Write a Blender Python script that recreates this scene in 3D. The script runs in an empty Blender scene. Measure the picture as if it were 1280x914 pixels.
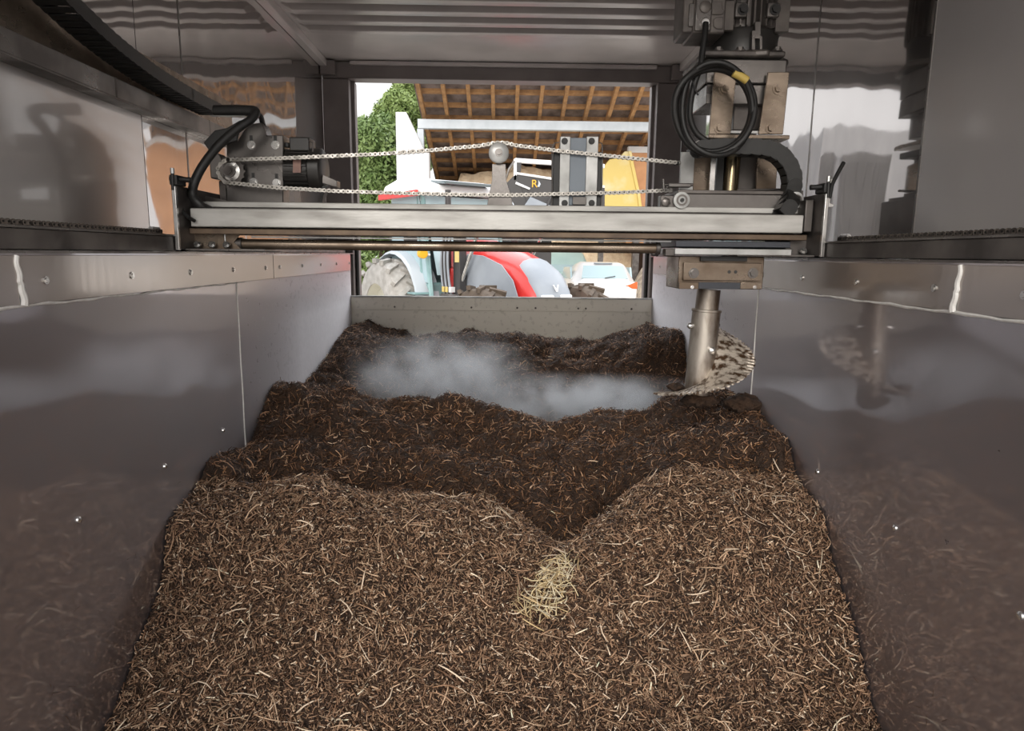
import bpy, math, random
import numpy as np
from math import sin, cos, pi, radians, atan2, hypot, sqrt, exp
from mathutils import Vector, Matrix
random.seed(7); rng = np.random.default_rng(11)
S = bpy.context.scene; COL = S.collection

# ------------------------------------------------------------------ camera
F = 840.0; CAMZ = 1.62
YAW, PITCH, ROLL = radians(-0.90539), radians(-9.38709), radians(0.6)
def _cm():
    cy, sy = cos(YAW), sin(YAW); Rz = np.array([[cy,-sy,0],[sy,cy,0],[0,0,1]])
    a = pi/2+PITCH; c, s = cos(a), sin(a); Rx = np.array([[1,0,0],[0,c,-s],[0,s,c]])
    c, s = cos(ROLL), sin(ROLL); Rr = np.array([[c,-s,0],[s,c,0],[0,0,1]])
    return Rz @ Rx @ Rr
CM = _cm(); CP = np.array([0, 0, CAMZ])
def atY(x, y, Y):
    v = CM @ np.array([(x-640)/F, -(y-457)/F, -1]); p = CP + v*Y/v[1]; return Vector(p)
def atX(x, y, X):
    v = CM @ np.array([(x-640)/F, -(y-457)/F, -1]); p = CP + v*X/v[0]; return Vector(p)
cam = bpy.data.cameras.new('camera'); co = bpy.data.objects.new('camera', cam); COL.objects.link(co)
M4 = Matrix([list(CM[0])+[0], list(CM[1])+[0], list(CM[2])+[CAMZ], [0,0,0,1]])
co.matrix_world = M4
cam.sensor_width = 36; cam.lens = F/1280*36; cam.clip_start = .02; cam.clip_end = 300
S.camera = co
S.view_settings.view_transform = 'Standard'; S.view_settings.look = 'None'
S.view_settings.gamma = 1; S.view_settings.use_curve_mapping = False
SKY, SUN = 1.1, 1.35
S.view_settings.exposure = 0.78

# ------------------------------------------------------------------ materials
MATS = {}
def srgb(r, g, b):
    f = lambda c: ((c/255)/12.92 if c/255 <= .04045 else ((c/255+.055)/1.055)**2.4)
    return (f(r), f(g), f(b), 1)
def mat(name, col, rough=.5, metal=0., col2=None, nscale=8., stretch=(1,1,1), bump=0., bscale=40., bdist=.002,
        rvar=0., spec=None, coat=0., contrast=(.35,.65), emis=None, estr=0., trans=0., alpha=1.):
    if name in MATS: return MATS[name]
    m = bpy.data.materials.new(name); m.use_nodes = True; nt = m.node_tree; N = nt.nodes; L = nt.links
    b = N['Principled BSDF']; b.inputs['Base Color'].default_value = col; b.inputs['Roughness'].default_value = rough
    b.inputs['Metallic'].default_value = metal; b.inputs['Alpha'].default_value = alpha
    if spec is not None: b.inputs['Specular IOR Level'].default_value = spec
    if coat: b.inputs['Coat Weight'].default_value = coat; b.inputs['Coat Roughness'].default_value = .08
    if trans: b.inputs['Transmission Weight'].default_value = trans
    if emis: b.inputs['Emission Color'].default_value = emis; b.inputs['Emission Strength'].default_value = estr
    tc = N.new('ShaderNodeTexCoord'); mp = N.new('ShaderNodeMapping'); mp.inputs['Scale'].default_value = stretch
    L.new(tc.outputs['Object'], mp.inputs['Vector'])
    if col2 is not None or rvar:
        n = N.new('ShaderNodeTexNoise'); n.inputs['Scale'].default_value = nscale; n.inputs['Detail'].default_value = 5
        L.new(mp.outputs[0], n.inputs['Vector'])
        mr = N.new('ShaderNodeMapRange'); mr.inputs[1].default_value = contrast[0]; mr.inputs[2].default_value = contrast[1]
        L.new(n.outputs['Fac'], mr.inputs[0])
        if col2 is not None:
            mx = N.new('ShaderNodeMix'); mx.data_type = 'RGBA'; mx.inputs[6].default_value = col; mx.inputs[7].default_value = col2
            L.new(mr.outputs[0], mx.inputs[0]); L.new(mx.outputs[2], b.inputs['Base Color'])
        if rvar:
            r2 = N.new('ShaderNodeMapRange'); r2.inputs[3].default_value = max(.02, rough-rvar); r2.inputs[4].default_value = rough+rvar
            L.new(mr.outputs[0], r2.inputs[0]); L.new(r2.outputs[0], b.inputs['Roughness'])
    if bump:
        n = N.new('ShaderNodeTexNoise'); n.inputs['Scale'].default_value = bscale; n.inputs['Detail'].default_value = 4
        L.new(mp.outputs[0], n.inputs['Vector'])
        bp = N.new('ShaderNodeBump'); bp.inputs['Strength'].default_value = bump; bp.inputs['Distance'].default_value = bdist
        L.new(n.outputs['Fac'], bp.inputs['Height']); L.new(bp.outputs[0], b.inputs['Normal'])
    MATS[name] = m; return m

def wall_steel(name, base, rough, wave, wscale=(1,1,1), dirt=None, streak=.04, wsc=3.0, film=0., fcol=(.3,.27,.27,1), satin=0., srough=.42, aniso=0., splash_sheen=0.):
    """polished stainless sheet: gentle oil-canning waves, faint brushed streaks, optional spatter dirt"""
    m = bpy.data.materials.new(name); m.use_nodes = True; nt = m.node_tree; N = nt.nodes; L = nt.links
    b = N['Principled BSDF']; b.inputs['Metallic'].default_value = 1
    g = N.new('ShaderNodeNewGeometry')
    mp = N.new('ShaderNodeMapping'); mp.inputs['Scale'].default_value = wscale; L.new(g.outputs['Position'], mp.inputs['Vector'])
    n1 = N.new('ShaderNodeTexNoise'); n1.inputs['Scale'].default_value = wsc; n1.inputs['Detail'].default_value = .5
    L.new(mp.outputs[0], n1.inputs['Vector'])
    bp = N.new('ShaderNodeBump'); bp.inputs['Strength'].default_value = 1; bp.inputs['Distance'].default_value = wave
    L.new(n1.outputs['Fac'], bp.inputs['Height']); L.new(bp.outputs[0], b.inputs['Normal'])
    m2 = N.new('ShaderNodeMapping'); m2.inputs['Scale'].default_value = (1, 22, .8); L.new(g.outputs['Position'], m2.inputs['Vector'])
    n2 = N.new('ShaderNodeTexNoise'); n2.inputs['Scale'].default_value = 3; n2.inputs['Detail'].default_value = 6
    L.new(m2.outputs[0], n2.inputs['Vector'])
    mr = N.new('ShaderNodeMapRange'); mr.inputs[1].default_value = .3; mr.inputs[2].default_value = .7
    mr.inputs[3].default_value = rough-streak; mr.inputs[4].default_value = rough+streak
    L.new(n2.outputs['Fac'], mr.inputs[0]); rout = mr.outputs[0]
    n3 = N.new('ShaderNodeTexNoise'); n3.inputs['Scale'].default_value = 2.2; n3.inputs['Detail'].default_value = 7
    L.new(g.outputs['Position'], n3.inputs['Vector'])
    mx = N.new('ShaderNodeMix'); mx.data_type = 'RGBA'
    mx.inputs[6].default_value = base; mx.inputs[7].default_value = tuple(c*.8 for c in base[:3])+(1,)
    L.new(n3.outputs['Fac'], mx.inputs[0]); col = mx.outputs[2]
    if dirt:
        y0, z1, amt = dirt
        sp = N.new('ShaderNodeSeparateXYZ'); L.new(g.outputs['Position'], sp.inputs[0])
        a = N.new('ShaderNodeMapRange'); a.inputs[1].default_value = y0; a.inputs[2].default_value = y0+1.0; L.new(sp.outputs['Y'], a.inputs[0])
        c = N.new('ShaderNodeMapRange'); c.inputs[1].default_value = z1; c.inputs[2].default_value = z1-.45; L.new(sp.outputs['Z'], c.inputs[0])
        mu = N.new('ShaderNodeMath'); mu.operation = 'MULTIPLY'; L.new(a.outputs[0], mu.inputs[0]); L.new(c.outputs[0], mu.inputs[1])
        nn = N.new('ShaderNodeTexNoise'); nn.inputs['Scale'].default_value = 38; nn.inputs['Detail'].default_value = 6; L.new(g.outputs['Position'], nn.inputs['Vector'])
        ad = N.new('ShaderNodeMath'); ad.operation = 'MULTIPLY_ADD'; ad.inputs[1].default_value = amt; L.new(mu.outputs[0], ad.inputs[0]); L.new(nn.outputs['Fac'], ad.inputs[2])
        th = N.new('ShaderNodeMapRange'); th.inputs[1].default_value = .74; th.inputs[2].default_value = .79; L.new(ad.outputs[0], th.inputs[0])
        m3 = N.new('ShaderNodeMix'); m3.data_type = 'RGBA'; m3.inputs[7].default_value = (.03,.018,.01,1)
        L.new(th.outputs[0], m3.inputs[0]); L.new(col, m3.inputs[6]); col = m3.outputs[2]
        iv = N.new('ShaderNodeMath'); iv.operation = 'SUBTRACT'; iv.inputs[0].default_value = 1; L.new(th.outputs[0], iv.inputs[1]); L.new(iv.outputs[0], b.inputs['Metallic'])
        r3 = N.new('ShaderNodeMath'); r3.operation = 'MULTIPLY_ADD'; r3.inputs[1].default_value = .6; L.new(th.outputs[0], r3.inputs[0]); L.new(rout, r3.inputs[2])
        # rougher dried film over the same splash zone
        r4 = N.new('ShaderNodeMath'); r4.operation = 'MULTIPLY_ADD'; r4.inputs[1].default_value = .22; L.new(mu.outputs[0], r4.inputs[0]); L.new(r3.outputs[0], r4.inputs[2]); rout = r4.outputs[0]
    L.new(col, b.inputs['Base Color']); L.new(rout, b.inputs['Roughness'])
    last = b.outputs[0]
    if satin:  # brushed satin lobe beside the mirror-like one
        b2 = N.new('ShaderNodeBsdfPrincipled'); b2.inputs['Metallic'].default_value = 1; b2.inputs['Roughness'].default_value = srough; b2.inputs['Anisotropic'].default_value = aniso; tv = N.new('ShaderNodeCombineXYZ'); tv.inputs[2].default_value = 1; L.new(tv.outputs[0], b2.inputs['Tangent'])
        L.new(col, b2.inputs['Base Color']); L.new(bp.outputs[0], b2.inputs['Normal'])
        m0 = N.new('ShaderNodeMixShader'); m0.inputs[0].default_value = satin
        L.new(last, m0.inputs[1]); L.new(b2.outputs[0], m0.inputs[2]); last = m0.outputs[0]; L.new(last, N['Material Output'].inputs['Surface'])
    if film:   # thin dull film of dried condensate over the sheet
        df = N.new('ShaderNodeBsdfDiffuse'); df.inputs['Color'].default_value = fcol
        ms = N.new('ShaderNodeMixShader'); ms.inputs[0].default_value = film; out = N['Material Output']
        if splash_sheen and dirt:   # pale dried splashes plus painted sky sheen, low down towards the far end
            fm = N.new('ShaderNodeMath'); fm.operation = 'MULTIPLY_ADD'; fm.inputs[1].default_value = splash_sheen; fm.inputs[2].default_value = film
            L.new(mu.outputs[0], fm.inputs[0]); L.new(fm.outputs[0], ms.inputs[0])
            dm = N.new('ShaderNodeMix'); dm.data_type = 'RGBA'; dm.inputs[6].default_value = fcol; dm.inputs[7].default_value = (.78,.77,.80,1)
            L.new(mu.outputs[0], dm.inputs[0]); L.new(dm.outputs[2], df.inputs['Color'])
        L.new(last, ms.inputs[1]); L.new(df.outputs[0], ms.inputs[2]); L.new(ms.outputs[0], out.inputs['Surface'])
    MATS[name] = m; return m

STEEL_UP   = wall_steel('polished_wall_sheet', (.56,.53,.515,1), .045, .0050, (1,1,.55), wsc=5.0, streak=.02, satin=.18, srough=.35)
STEEL_SAT  = wall_steel('satin_wall_sheet', (.62,.59,.58,1), .16, .0022, (1,1,.7), streak=.03, film=.28, fcol=(.5,.48,.48,1), satin=.88, srough=.46, aniso=.2)
STEEL_LEFT = wall_steel('left_wall_sheet', (.62,.59,.575,1), .07, .0045, (1,.8,.6), wsc=4.0, streak=.02, film=.18, fcol=(.5,.48,.47,1), satin=.85, srough=.36, aniso=.3)
STEEL_LOW  = wall_steel('trough_wall_sheet', (.62,.59,.61,1), .06, .0010, (1,1,.6), dirt=(2.3,1.75,.27), streak=.02, film=.2, fcol=(.28,.245,.255,1), satin=.5, srough=.42, aniso=.75, splash_sheen=.75)
STEEL_STRIP= wall_steel('strip_sheet', (.56,.52,.49,1), .12, .0008, (1,1,1), streak=.03, film=.25, fcol=(.36,.30,.27,1), satin=.5, srough=.38, aniso=.6)
STEEL_BACK = wall_steel('end_board_sheet', (.60,.57,.52,1), .38, .001, (1,1,1), dirt=(3.6,1.75,.185), film=.8, fcol=(.74,.70,.62,1))
GALV  = mat('galvanized_steel', (.55,.55,.54,1), .38, .4, (.30,.30,.29,1), 9, (1,1,1), .3, 60, .001, rvar=.1)
ALU   = mat('beam_steel', (.50,.49,.465,1), .40, .25, (.24,.228,.21,1), 6, (.8,2,4), .25, 50, .001, rvar=.1, contrast=(.38,.75))
DSTEEL= mat('dark_steel', (.155,.140,.13,1), .42, .7, (.09,.08,.075,1), 8, (1,1,1), .2, 50, .001, rvar=.1)
GREYST= mat('grey_steel_plate', (.20,.185,.175,1), .33, .7, (.12,.11,.103,1), 7, (1,1,1), .2, 50, .001, rvar=.12)
BRASSY= mat('stained_steel', (.28,.225,.175,1), .33, .75, (.13,.095,.068,1), 9, (1,1,1.6), .2, 60, .001, rvar=.12)
BRIGHT= mat('bright_steel', (.75,.74,.72,1), .22, .9, (.5,.49,.47,1), 15)
FRAME = mat('painted_frame', (.17,.145,.140,1), .45, .1, (.13,.11,.105,1), 5, (1,1,1), .1, 60, .001)
ROOF  = mat('ceiling_paint', (.46,.42,.41,1), .30, .2, (.38,.35,.34,1), 4, (1,1,1), .1, 30, .001)
BLACK = mat('black_rubber', (.010,.010,.010,1), .5, 0, (.016,.015,.014,1), 20)
PLAST = mat('black_plastic', (.012,.0115,.011,1), .5, 0, (.018,.017,.016,1), 30, (1,1,1), .2, 80, .001)
MOTOR = mat('motor_black', (.028,.026,.025,1), .38, .1, (.04,.037,.034,1), 12)
MOTORG= mat('motor_grey', (.15,.132,.12,1), .42, .35, (.08,.07,.065,1), 14, (1,1,1), .3, 60, .001)
BLUEPL= mat('blue_grey_plastic', (.20,.235,.275,1), .45, 0, (.17,.20,.235,1), 6)
NAVY  = mat('navy_plastic', (.030,.033,.042,1), .4)
CAULK = mat('white_sealant', (.78,.76,.73,1), .55, 0, (.6,.58,.55,1), 25, (1,1,1), .3, 60, .002)
CHAIN = mat('chain_steel', (.58,.55,.51,1), .36, .6, (.30,.28,.25,1), 60, rvar=.1)
CHAIND= mat('oiled_chain', (.26,.22,.19,1), .35, .8, (.06,.05,.045,1), 60)
SHAFT = mat('auger_steel', (.44,.40,.35,1), .36, .6, (.09,.055,.032,1), 16, (1,1,.35), .4, 60, .002, contrast=(.42,.68))
BLADE = mat('blade_steel', (.58,.51,.43,1), .40, .45, (.075,.040,.020,1), 42, (1,1,1), .6, 70, .004, contrast=(.44,.60))
LABEL = mat('motor_nameplate', (.30,.17,.13,1), .5, 0, (.22,.12,.10,1), 40)
YELLAB= mat('yellow_print', (.55,.40,.10,1), .5)
COMPOST = mat('dark_compost', (.020,.0095,.0045,1), .85, 0, (.055,.028,.014,1), 28, (1,1,1), 1., 90, .012)
# exterior
CONC  = mat('yard_concrete', (.62,.58,.53,1), .85, 0, (.52,.48,.43,1), 1.2)
WHITEW= mat('white_render', (.72,.72,.72,1), .8, 0, (.66,.66,.67,1), 1.5)
WOOD  = mat('rafter_wood', (.44,.24,.10,1), .7, 0, (.28,.15,.065,1), 6, (1,1,1))
TILE  = mat('roof_sheet', (.24,.19,.175,1), .75, 0, (.10,.072,.062,1), 3)
BACKW = mat('shed_back_boards', (.085,.05,.033,1), .8, 0, (.05,.03,.02,1), 3, (6,1,1))
ZINC  = mat('zinc_beam', (.50,.54,.58,1), .45, .3, (.42,.46,.50,1), 3)
STRAWP= mat('straw_heap', (.88,.72,.52,1), .9, 0, (.74,.56,.38,1), 6, (1,1,1), 1, 10, .05)
RED   = mat('red_paint', (.72,.035,.03,1), .35, 0, (.6,.03,.025,1), 3, coat=.4)
GREYP = mat('grey_paint', (.33,.36,.40,1), .45, 0, (.28,.31,.35,1), 3)
LGREY = mat('light_grey_paint', (.50,.54,.58,1), .5)
TEAL  = mat('pale_teal_cab', (.30,.46,.46,1), .4, 0, (.20,.33,.34,1), 5)
TYREL = mat('dusty_tyre', (.50,.48,.45,1), .8, 0, (.36,.34,.31,1), 8, bump=.4, bscale=30, bdist=.005)
TYRED = mat('dark_tyre', (.07,.05,.035,1), .8, 0, (.12,.09,.065,1), 8, bump=.4, bscale=30, bdist=.005)
RIM   = mat('cream_rim', (.62,.60,.50,1), .5)
GLASS = mat('tinted_glass', (.10,.13,.14,1), .06, 0, None, spec=.8)
CGLASS= mat('pale_car_glass', (.42,.56,.60,1), .08, 0, None, spec=.8)
WHITEC= mat('white_car_paint', (.80,.80,.80,1), .3, 0, None, coat=.5)
ORLIT = mat('orange_lens', (.85,.13,.03,1), .25)
AMBER = mat('amber_lens', (.90,.45,.03,1), .25)
YELL  = mat('yellow_paint', (.66,.50,.15,1), .5, 0, (.68,.60,.38,1), 1.6, (1,1,1), .2, 5, .01, contrast=(.5,.75))
ORNG  = mat('orange_boards', (.56,.29,.14,1), .7, 0, (.46,.23,.11,1), 2.5)
BLKP  = mat('black_loader_paint', (.045,.042,.042,1), .5)
WHITEP= mat('white_paint', (.78,.78,.78,1), .45)
LETT  = mat('dark_letters', (.03,.03,.03,1), .6)
LEAFA = mat('leaf_green', (.10,.17,.045,1), .6, 0, (.20,.28,.09,1), 1.8)
LEAFB = mat('leaf_light', (.16,.24,.065,1), .6, 0, (.29,.38,.13,1), 1.2)
BARK  = mat('bark', (.12,.08,.05,1), .9, 0, (.07,.05,.03,1), 9)
HALL  = mat('grey_hall_sheet', (.42,.425,.44,1), .6, .0, (.32,.325,.34,1), 3, (9,1,.4))
DTANK = mat('dark_container_paint', (.10,.095,.095,1), .5, 0, (.08,.076,.076,1), 3)

def straw_mat(name):
    m = bpy.data.materials.new(name); m.use_nodes = True; nt = m.node_tree; N = nt.nodes; L = nt.links
    b = N['Principled BSDF']; b.inputs['Roughness'].default_value = .55
    a = N.new('ShaderNodeAttribute'); a.attribute_name = 'tint'; L.new(a.outputs['Color'], b.inputs['Base Color'])
    return m
STRAWM = straw_mat('straw_pieces')

# ------------------------------------------------------------------ mesh helper
class MB:
    def __init__(s): s.v = []; s.f = []
    def add(s, vs, fs, M=None):
        o = len(s.v)
        for p in vs:
            p = Vector(p)
            s.v.append(tuple(M @ p) if M is not None else tuple(p))
        for f in fs: s.f.append(tuple(i+o for i in f))
        return s
    def box(s, a, b, M=None):
        x0,y0,z0 = a; x1,y1,z1 = b
        if x0>x1: x0,x1=x1,x0
        if y0>y1: y0,y1=y1,y0
        if z0>z1: z0,z1=z1,z0
        return s.add([(x0,y0,z0),(x1,y0,z0),(x1,y1,z0),(x0,y1,z0),(x0,y0,z1),(x1,y0,z1),(x1,y1,z1),(x0,y1,z1)],
              [(0,3,2,1),(4,5,6,7),(0,1,5,4),(1,2,6,5),(2,3,7,6),(3,0,4,7)], M)
    def cyl(s, p0, p1, r0, r1=None, n=20, M=None):
        r1 = r0 if r1 is None else r1
        p0, p1 = Vector(p0), Vector(p1); d = (p1-p0).normalized()
        u = d.orthogonal().normalized(); w = d.cross(u)
        vs = []
        for p, r in ((p0,r0),(p1,r1)):
            for k in range(n):
                a = 2*pi*k/n; vs.append(p+u*r*cos(a)+w*r*sin(a))
        fs = [(k,(k+1)%n,n+(k+1)%n,n+k) for k in range(n)] + [tuple(reversed(range(n))), tuple(range(n,2*n))]
        return s.add(vs, fs, M)
    def tube(s, pts, r, n=10, M=None, flat=1.0, up=None):
        pts = [Vector(p) for p in pts]; vs = []; fs = []
        u = None
        for i, p in enumerate(pts):
            d = (pts[min(i+1,len(pts)-1)]-pts[max(i-1,0)]).normalized()
            if u is None: u = (Vector(up) - d*Vector(up).dot(d)).normalized() if up else d.orthogonal().normalized()
            u = (u - d*u.dot(d)).normalized(); w = d.cross(u)
            rr = r[i] if isinstance(r, (list, tuple)) else r
            for k in range(n):
                a = 2*pi*k/n; vs.append(p+u*rr*cos(a)*flat+w*rr*sin(a))
        for i in range(len(pts)-1):
            for k in range(n):
                k2 = (k+1)%n; fs.append((i*n+k, i*n+k2, (i+1)*n+k2, (i+1)*n+k))
        fs += [tuple(reversed(range(n))), tuple(range((len(pts)-1)*n, len(pts)*n))]
        return s.add(vs, fs, M)
    def prism(s, poly, o, ex, ey, ez, th, M=None):
        """poly in (ex,ey) plane at o, extruded th along ez"""
        o, ex, ey, ez = Vector(o), Vector(ex), Vector(ey), Vector(ez); n = len(poly)
        vs = [o+ex*a+ey*b for a,b in poly]+[o+ex*a+ey*b+ez*th for a,b in poly]
        fs = [(k,(k+1)%n,n+(k+1)%n,n+k) for k in range(n)] + [tuple(reversed(range(n))), tuple(range(n,2*n))]
        return s.add(vs, fs, M)
    def ring(s, c, ax, ro, ri, th, n=32, M=None):
        c, ax = Vector(c), Vector(ax).normalized(); u = ax.orthogonal().normalized(); w = ax.cross(u); vs = []
        for h in (0, th):
            for r in (ro, ri):
                for k in range(n):
                    a = 2*pi*k/n; vs.append(c+ax*h+u*r*cos(a)+w*r*sin(a))
        fs = []
        for k in range(n):
            j = (k+1)%n
            fs += [(k,j,2*n+j,2*n+k),(n+j,n+k,3*n+k,3*n+j),(j,k,n+k,n+j),(2*n+k,2*n+j,3*n+j,3*n+k)]
        return s.add(vs, fs, M)
    def lathe(s, prof, c, ax, n=32, M=None, closed=False):
        c, ax = Vector(c), Vector(ax).normalized(); u = ax.orthogonal().normalized(); w = ax.cross(u); vs = []; m = len(prof)
        for h, r in prof:
            for k in range(n):
                a = 2*pi*k/n; vs.append(c+ax*h+u*r*cos(a)+w*r*sin(a))
        fs = [(i*n+k, i*n+(k+1)%n, (i+1)*n+(k+1)%n, (i+1)*n+k) for i in range(m-1) for k in range(n)]
        if closed:
            fs += [((m-1)*n+k, (m-1)*n+(k+1)%n, (k+1)%n, k) for k in range(n)]; return s.add(vs, fs, M)
        if prof[0][1] > 1e-5: fs.append(tuple(reversed(range(n))))
        if prof[-1][1] > 1e-5: fs.append(tuple(range((m-1)*n, m*n)))
        return s.add(vs, fs, M)
    def loft(s, rings, cap=True, M=None):
        n = len(rings[0]); vs = [p for r in rings for p in r]; m = len(rings)
        fs = [(i*n+k, i*n+(k+1)%n, (i+1)*n+(k+1)%n, (i+1)*n+k) for i in range(m-1) for k in range(n)]
        if cap: fs += [tuple(reversed(range(n))), tuple(range((m-1)*n, m*n))]
        return s.add(vs, fs, M)
    def bolt(s, c, ax, r=.008, h=.006, washer=True):
        c, ax = Vector(c), Vector(ax).normalized()
        if washer: s.cyl(c-ax*.002, c+ax*.003, r*1.45, n=18)
        s.cyl(c, c+ax*h, r, r*.96, n=6); return s
    def build(s, name, m, parent=None, bevel=0., smooth=40, seg=2, recalc=True):
        me = bpy.data.meshes.new(name); me.from_pydata(s.v, [], s.f)
        if recalc:
            import bmesh
            bm = bmesh.new(); bm.from_mesh(me); bmesh.ops.recalc_face_normals(bm, faces=bm.faces); bm.to_mesh(me); bm.free()
        me.materials.append(m); o = bpy.data.objects.new(name, me); COL.objects.link(o)
        if smooth:
            me.polygons.foreach_set('use_smooth', [True]*len(me.polygons)); me.set_sharp_from_angle(angle=radians(smooth))
        if bevel:
            b = o.modifiers.new('Bevel', 'BEVEL'); b.width = bevel; b.segments = seg; b.limit_method = 'ANGLE'; b.angle_limit = radians(40)
        if parent is not None:
            o.parent = parent; o.matrix_parent_inverse = parent.matrix_world.inverted() if parent.type != 'EMPTY' or True else Matrix()
        return o
def empty(name, loc=(0,0,0), rz=0):
    o = bpy.data.objects.new(name, None); o.empty_display_size = .1; COL.objects.link(o)
    o.location = loc; o.rotation_euler = (0,0,rz); o.matrix_basis = Matrix.Translation(loc) @ Matrix.Rotation(rz,4,'Z')
    o.matrix_world = o.matrix_basis.copy(); return o
def tag(o, label=None, cat=None, group=None, kind=None):
    if label: o['label'] = label
    if cat: o['category'] = cat
    if group: o['group'] = group
    if kind: o['kind'] = kind
    return o
def struct(o): o['kind'] = 'structure'; return o
def pbox(mb, x0, y0, x1, y1, Y, d, inset=0):
    """axis aligned box whose front face at distance Y spans the two picture corners; depth d away"""
    a = atY(x0, y0, Y); b = atY(x1, y1, Y)
    return mb.box((a.x, Y, a.z), (b.x, Y+d, b.z))
def ppoly(mb, pts, Y, d):
    P = [atY(x, y, Y) for x, y in pts]
    return mb.prism([(p.x, p.z) for p in P], (0,Y,0), (1,0,0), (0,0,1), (0,1,0), d)
def text(body, name, m, size, loc, rot, parent, ext=.002):
    cu = bpy.data.curves.new(name, 'FONT'); cu.body = body; cu.size = size; cu.extrude = ext; cu.align_x = 'CENTER'; cu.align_y = 'CENTER'
    t = bpy.data.objects.new(name, cu); COL.objects.link(t); t.location = loc; t.rotation_euler = rot
    dg = bpy.context.evaluated_depsgraph_get(); me = bpy.data.meshes.new_from_object(t.evaluated_get(dg)); bpy.data.objects.remove(t)
    me.materials.clear(); me.materials.append(m)
    o = bpy.data.objects.new(name, me); COL.objects.link(o); o.matrix_world = Matrix.Translation(loc) @ Matrix(rot.to_matrix().to_4x4() if hasattr(rot,'to_matrix') else __import__('mathutils').Euler(rot).to_matrix().to_4x4())
    mw = o.matrix_world.copy()
    o.parent = parent; o.matrix_parent_inverse = parent.matrix_world.inverted(); o.matrix_basis = mw
    return o

WU = 1.165; WT = .985; YF = 4.42; YE = 4.56; Y0 = .15; ROOFY = .55; ZC = atY(620,79,4.56).z

# ------------------------------------------------------------------ the container shell
def wall_side(sx, name, panels):
    root = None
    for i, (ya, yb, m) in enumerate(panels):
        mb = MB().box((sx*WU, ya+.002, 1.6), (sx*(WU+.02), yb-.002, ZC))
        if m is STEEL_LEFT:
            mb = MB().box((sx*WU, ya+.002, 1.6), (sx*(WU+.02), yb-.002, 2.149))
            MBU = MB().box((sx*WU, ya+.002, 2.151), (sx*(WU+.02), yb-.002, ZC))
        o = mb.build(name if root is None else 'wall_panel', m, root, smooth=0)
        if m is STEEL_LEFT: MBU.build('wall_panel', STEEL_UP, o if root is None else root, smooth=0)
        if root is None: root = struct(o)
    out = MB().box((sx*(WU+.022), Y0, 0.0), (sx*(WU+.05), YE+.15, ZC+.05)).build('outer_sheet', FRAME, root, smooth=0)
    for ya, yb, m in panels[2 if sx < 0 and len(panels) > 3 else 1:][(1 if sx < 0 else 0):]:
        MB().box((sx*(WU-.0015), ya-.004, 1.66), (sx*(WU+.002), ya+.004, ZC)).build('seam_strip', GREYST, root, smooth=0)
    return root
wl = wall_side(-1, 'wall_left', [(Y0,.9,STEEL_LEFT),(.9,2.28,STEEL_LEFT),(2.28,2.59,STEEL_UP),(2.59,YE,STEEL_UP)])
wr = wall_side(1, 'wall_right', [(Y0,1.93,STEEL_SAT),(1.93,2.64,STEEL_UP),(2.64,YE,STEEL_UP)])
for sx, wn, seams, scr in ((-1,'wall_trough_left',[2.52],[(98,650),(206,583),(279,538)]), (1,'wall_trough_right',[2.58],[(1022,590),(1119,660),(1276,770)])):
    root = None; ys = [Y0]+seams+[YF]
    for a, b in zip(ys[:-1], ys[1:]):
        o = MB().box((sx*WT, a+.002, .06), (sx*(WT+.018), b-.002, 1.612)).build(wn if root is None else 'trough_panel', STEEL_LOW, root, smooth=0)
        if root is None: root = struct(o)
    WTR = root
    for y in seams:                      # sealed joints
        zt = 1.505
        pts = [(sx*(WT-.001), y + .0015*sin(k*1.3), .3+(zt-.3)*k/24) for k in range(25)]
        MB().tube(pts, .0026, 8).build('sealant_bead', CAULK, root)
    # bolted upper strip plates with a bead of sealant under them
    ys = [Y0, 1.385, 2.92, 4.40] if sx < 0 else [Y0, 1.437, 3.1, 4.40]
    for a, b in zip(ys[:-1], ys[1:]):
        st = MB().box((sx*(WT-.006), a+.003, 1.508), (sx*(WT-.0005), b-.003, 1.608)).build('strip_plate', STEEL_STRIP, root, bevel=.001)
        k = a+.08
        while k < b:
            mb = MB().bolt((sx*(WT-.006), k, 1.555), (-sx,0,0), .006, .005); mb.build('screw', BRIGHT, st); k += .34
    pts = []
    yend = 2.6 if sx < 0 else 4.3
    for k in range(120):
        y = Y0 + (yend-Y0)*k/119; pts.append((sx*(WT-.004), y, 1.505+.0012*sin(y*23)+.001*sin(y*57)))
    rr = [.0052*(1-.75*k/119)*(1+.25*sin(k*.9)) for k in range(120)]
    MB().tube(pts, rr, 8).build('sealant_bead', CAULK, root)
    yj = ys[1]
    MB().tube([(sx*(WT-.006), yj+.003*sin(k*.8)+ (.006 if k<8 else 0), 1.505+.102*k/16) for k in range(17)], [.0085-.0002*k for k in range(17)], 8).build('sealant_bead', CAULK, root)
    for qx, qy in scr:
        q_ = atX(qx, qy, sx*WT); MB().lathe([(0,.0085),(.004,.0075),(.006,.004),(.0065,0)], (sx*WT, q_.y, q_.z), (-sx,0,0), 14).build('screw', BRIGHT, root)
    # flat lip and carrier rail on top of the trough wall
    r = struct(MB().box((sx*(WT+.0),Y0,1.612),(sx*(WU-.001),YE,1.618)).build('trim_1' if sx<0 else 'trim_2', GREYST, None, smooth=0))
    MB().box((sx*(WT+.012),Y0,1.619),(sx*(WT+.045),2.1,1.664)).build('carrier_rail', DSTEEL, r, bevel=.002)
    MB().box((sx*(WT+.006),Y0,1.664),(sx*(WU-.002),YF,1.669)).build('rail_flange', GREYST, r, smooth=0)
    MB().box((sx*(WT+.03),2.2,1.619),(sx*(WU-.002),YF,1.663)).build('carrier_rail', DSTEEL, r, bevel=.002)
# loose straw flecks stuck on the trough walls are added with the straw

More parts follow.
